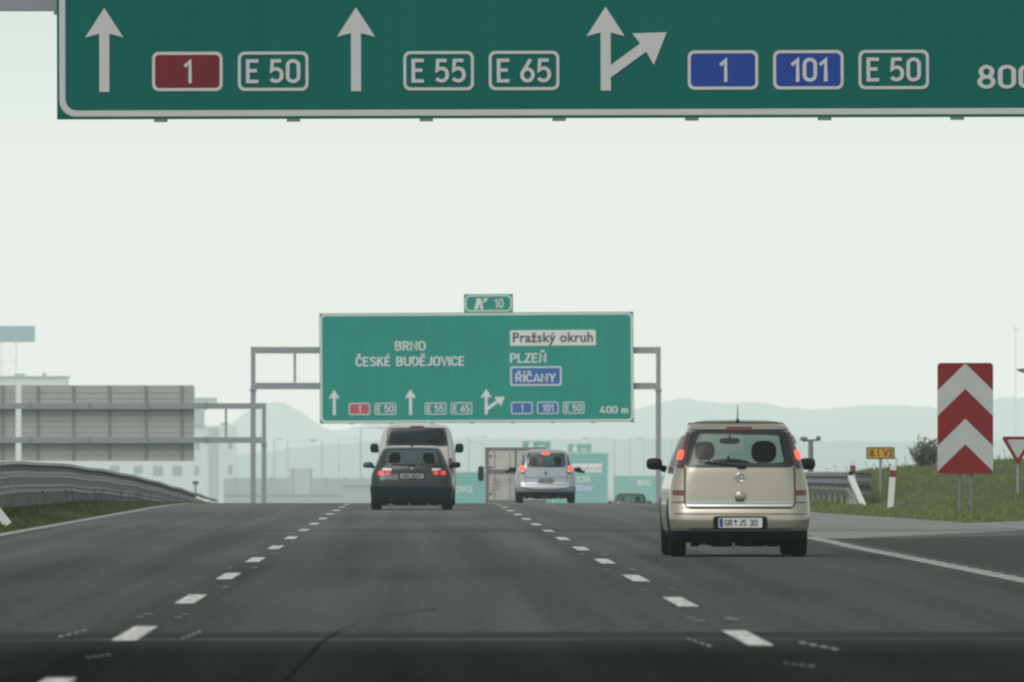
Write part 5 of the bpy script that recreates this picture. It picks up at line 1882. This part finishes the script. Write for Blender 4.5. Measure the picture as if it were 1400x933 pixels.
# ---- dark red hatchback over the crest ------------------------------------------------------
YK = 528.0
sk5 = Skin([.17, .22, .30, .45, .65, .80, .90, .98, 1.10, 1.28, 1.36, 1.40, 1.42],
           [.74, .79, .815, .83, .83, .825, .80, .775, .73, .66, .615, .53, .40],
           [.1, .05, .0, -.03, .02, .05, .07, .10, .16, .28, .38, .52, .8],
           [3.6, 3.78, 3.82, 3.84, 3.82, 3.75, 3.6, 2.95, 2.65, 2.2, 2.0, 1.8, 1.5])
fn = sk5.rear
rear_o = [(-.575, 1.335), (.575, 1.335), (.665, .935), (-.665, .935)]
rear_i = [(-.52, 1.295), (.52, 1.295), (.59, .985), (-.59, .985)]
sw1 = [(0.7, 1.3), (1.5, 1.32), (1.5, .95), (0.55, .97)]
sw2 = [(1.58, 1.32), (2.0, 1.3), (2.6, .96), (1.58, .95)]
fw = [(-.55, 1.33), (.55, 1.33), (.68, 1.02), (-.68, 1.02)]
car = vehicle('hatchback_car', (at(862.5, 0, YK).x, YK, road_z(YK + .8)), 'dark red hatchback half sunk behind the crest, left of the beige car', sk5, M['plum'], (0.65, 3.1), 0.295, 0.185, 0.81,
              [('rear', shrink(rear_o, .012)), ('side', shrink(sw1, .01)), ('side', shrink(sw2, .01)), ('front', fw)], 0.30, M['trim'], group='cars and vans driving away')
m = MB(); patch(m, fn, rear_o, 14, 0.004); patch(m, sk5.front, fw, 14, 0.004)
for sg in (-1, 1):
    for q in (sw1, sw2):
        patch(m, lambda y, z, o, sg=sg: sk5.side(y, z, sg, o), q, 10, 0.004)
m.build('glass', M['glass'], car, smooth=True)
m = MB(); patch_ring(m, fn, rear_o, rear_i, 14, 8, 0.007); m.build('window_frame', M['frit'], car, smooth=True)
lamp = [(-.77, .955), (-.67, .955), (-.67, .72), (-.79, .72)]
for q in (lamp, mirror_q(lamp)):
    m = MB(); patch(m, fn, q, 6, .01, 8, 8); m.build('tail_light', M['lamp_lit_dim'], car, smooth=True)
yp = fn(0, .6, 0)[1] - .02
m = MB(); m.prism_xz(rrect(-.26, .55, .26, .66, .012), yp, yp + .012); m.build('number_plate', M['plate_dull'], car)
for sg in (-1, 1):
    side_mirror(car, 0.90, 2.45, .97, sg, (.09, .06, .06), M['trim'], 0.76)
for x in (-.34, .34):
    seat(car, x, 1.7, .5, .23, .52, (.12, .08, .10), .02)
seat(car, .36, 1.0, .48, .24, .45, (.10, .06, .05), .0)
seat(car, -.36, 1.0, .48, .24, .45, (.10, .06, .05), .0)
m = MB(); m.superell((0, 2.65, .86), (.68, .25, .12), 3.5); m.superell((0, 1.6, .42), (.7, 1.4, .10), 8); m.build('dashboard', M['fabric'], car, smooth=True, angle=50)

# ---- box truck --------------------------------------------------------------------------------
YT2 = 490.0
gz = road_z(YT2 + 2)
cx = at(705, 0, YT2).x
t = empty('box_truck', (cx, YT2, gz), 'pale box truck with worn rear doors, partly covered by the silver car', 'truck', 'cars and vans driving away')
zt = at(0, 612, YT2).z - gz
zb = 0.62
hw = 1.26
m = MB(); m.box((0, 2.9, (zt + zb) / 2), (2 * hw, 5.7, zt - zb - 0.02)); m.build('cargo_box', M['truck_panel'], t)
m = MB()
m.box((0, 0.02, zt - 0.045), (2 * hw + .02, .10, .09)); m.box((0, 0.02, zb + .06), (2 * hw + .02, .10, .12))
for sg in (-1, 1):
    m.box((sg * (hw - .06), 0.021, (zt + zb) / 2), (.12, .098, zt - zb - .21))
m.box((0, .022, (zt + zb) / 2), (.06, .096, zt - zb - .21))
m.build('rear_frame', M['truck_frame'], t)
zm = zb + (zt - zb) * 0.56
for sg in (-1, 1):
    xc = sg * (hw - .12 + .03) / 2
    wd = hw - .15 - .02
    m = MB()
    m.box((xc, .03, (zt - .09 + zm + .09) / 2), (wd, .05, zt - .18 - zm - .02), 0)
    m.box((xc, .035, zm), (wd, .05, .16), 1)
    m.box((xc, .03, (zm - .09 + zb + .12) / 2), (wd, .05, zm - .09 - zb - .14), 2)
    d = m.build('rear_door', [M['truck_panel'], M['truck_frame'], M['truck_dirty']], t)
    for xo in (-.30, .34):
        b = MB(); b.tube([(xc + xo, -.01, zb + .15), (xc + xo, -.01, zt - .14)], .018, 8); b.box((xc + xo, -.02, zm - .3), (.16, .04, .05)); b.build('lock_bar', M['galv'], d)
    for zz in (zb + .4, zm + .2, zt - .35):
        b = MB(); b.box((sg * (hw - .17), -.012, zz), (.22, .03, .06)); b.build('hinge', M['truck_frame'], d)
    b = MB()
    x0 = sg * (hw - .42)
    b.box((x0, -.002, zb + .62), (.30, .012, .36), 0)
    for k in range(3):
        zz = zb + .46 + k * .14
        b.add([(x0 - .17, -.012, zz), (x0 + .17, -.012, zz + .12), (x0 + .17, -.012, zz + .19), (x0 - .17, -.012, zz + .07)], [(0, 1, 2, 3)], 1)
    b.build('marker_plate', [M['truck_panel'], M['truck_mark']], t)
    b = MB(); b.box((sg * .95, .03, .50), (.34, .06, .12)); b.build('tail_light', M['lamp_red'], t)
    b = MB(); b.box((sg * (hw - .12), -.04, zt - .05), (.10, .03, .05)); b.build('marker_light', M['lamp_red'], t)
    b = MB(); b.superell((sg * 1.42, 6.6, 1.85), (.13, .08, .32), 4); b.tube([(sg * 1.3, 6.65, 2.1), (sg * 1.02, 6.7, 2.1)], .03, 6); b.build('mirror', M['trim'], t, smooth=True)
    wheel(t, sg * .98, 1.3, .42, .48, sg)
    wheel(t, sg * 1.05, 6.6, .42, .26, sg)
b = MB(); b.superell((0, 6.7, 1.5), (1.1, .95, 1.0), 6); b.build('cab', M['white_paint'], t, smooth=True, angle=45)
b = MB()
for sg in (-1, 1):
    b.box((sg * .42, 3.8, .58), (.12, 6.6, .16))
b.box((0, .12, .42), (2.3, .12, .14))
b.build('chassis', M['under'], t)

# ------------------------------------------------------------------ camera
cam = bpy.data.cameras.new('camera')
co = bpy.data.objects.new('camera', cam)
col.objects.link(co)
cam.sensor_width = 36.0
cam.sensor_fit = 'HORIZONTAL'
cam.lens = F / 1400 * 36.0
co.location = (0, 0, CAMZ)
co.rotation_euler = (PI / 2 + math.atan((HOR - 466.5) / F), 0, -math.atan((700 - VPX) / F))
cam.clip_start = 0.5
cam.clip_end = 60000
cam.dof.use_dof = True
cam.dof.focus_distance = 172
cam.dof.aperture_fstop = 11.0
scene.camera = co

scene.render.engine = 'CYCLES'
scene.cycles.use_denoising = True
scene.cycles.max_bounces = 8
scene.cycles.transparent_max_bounces = 16
scene.cycles.filter_width = 2.3
scene.view_settings.view_transform = 'Standard'
scene.view_settings.look = 'None'
scene.view_settings.exposure = 0
scene.view_settings.gamma = 1
scene.render.resolution_x, scene.render.resolution_y = 1024, 682
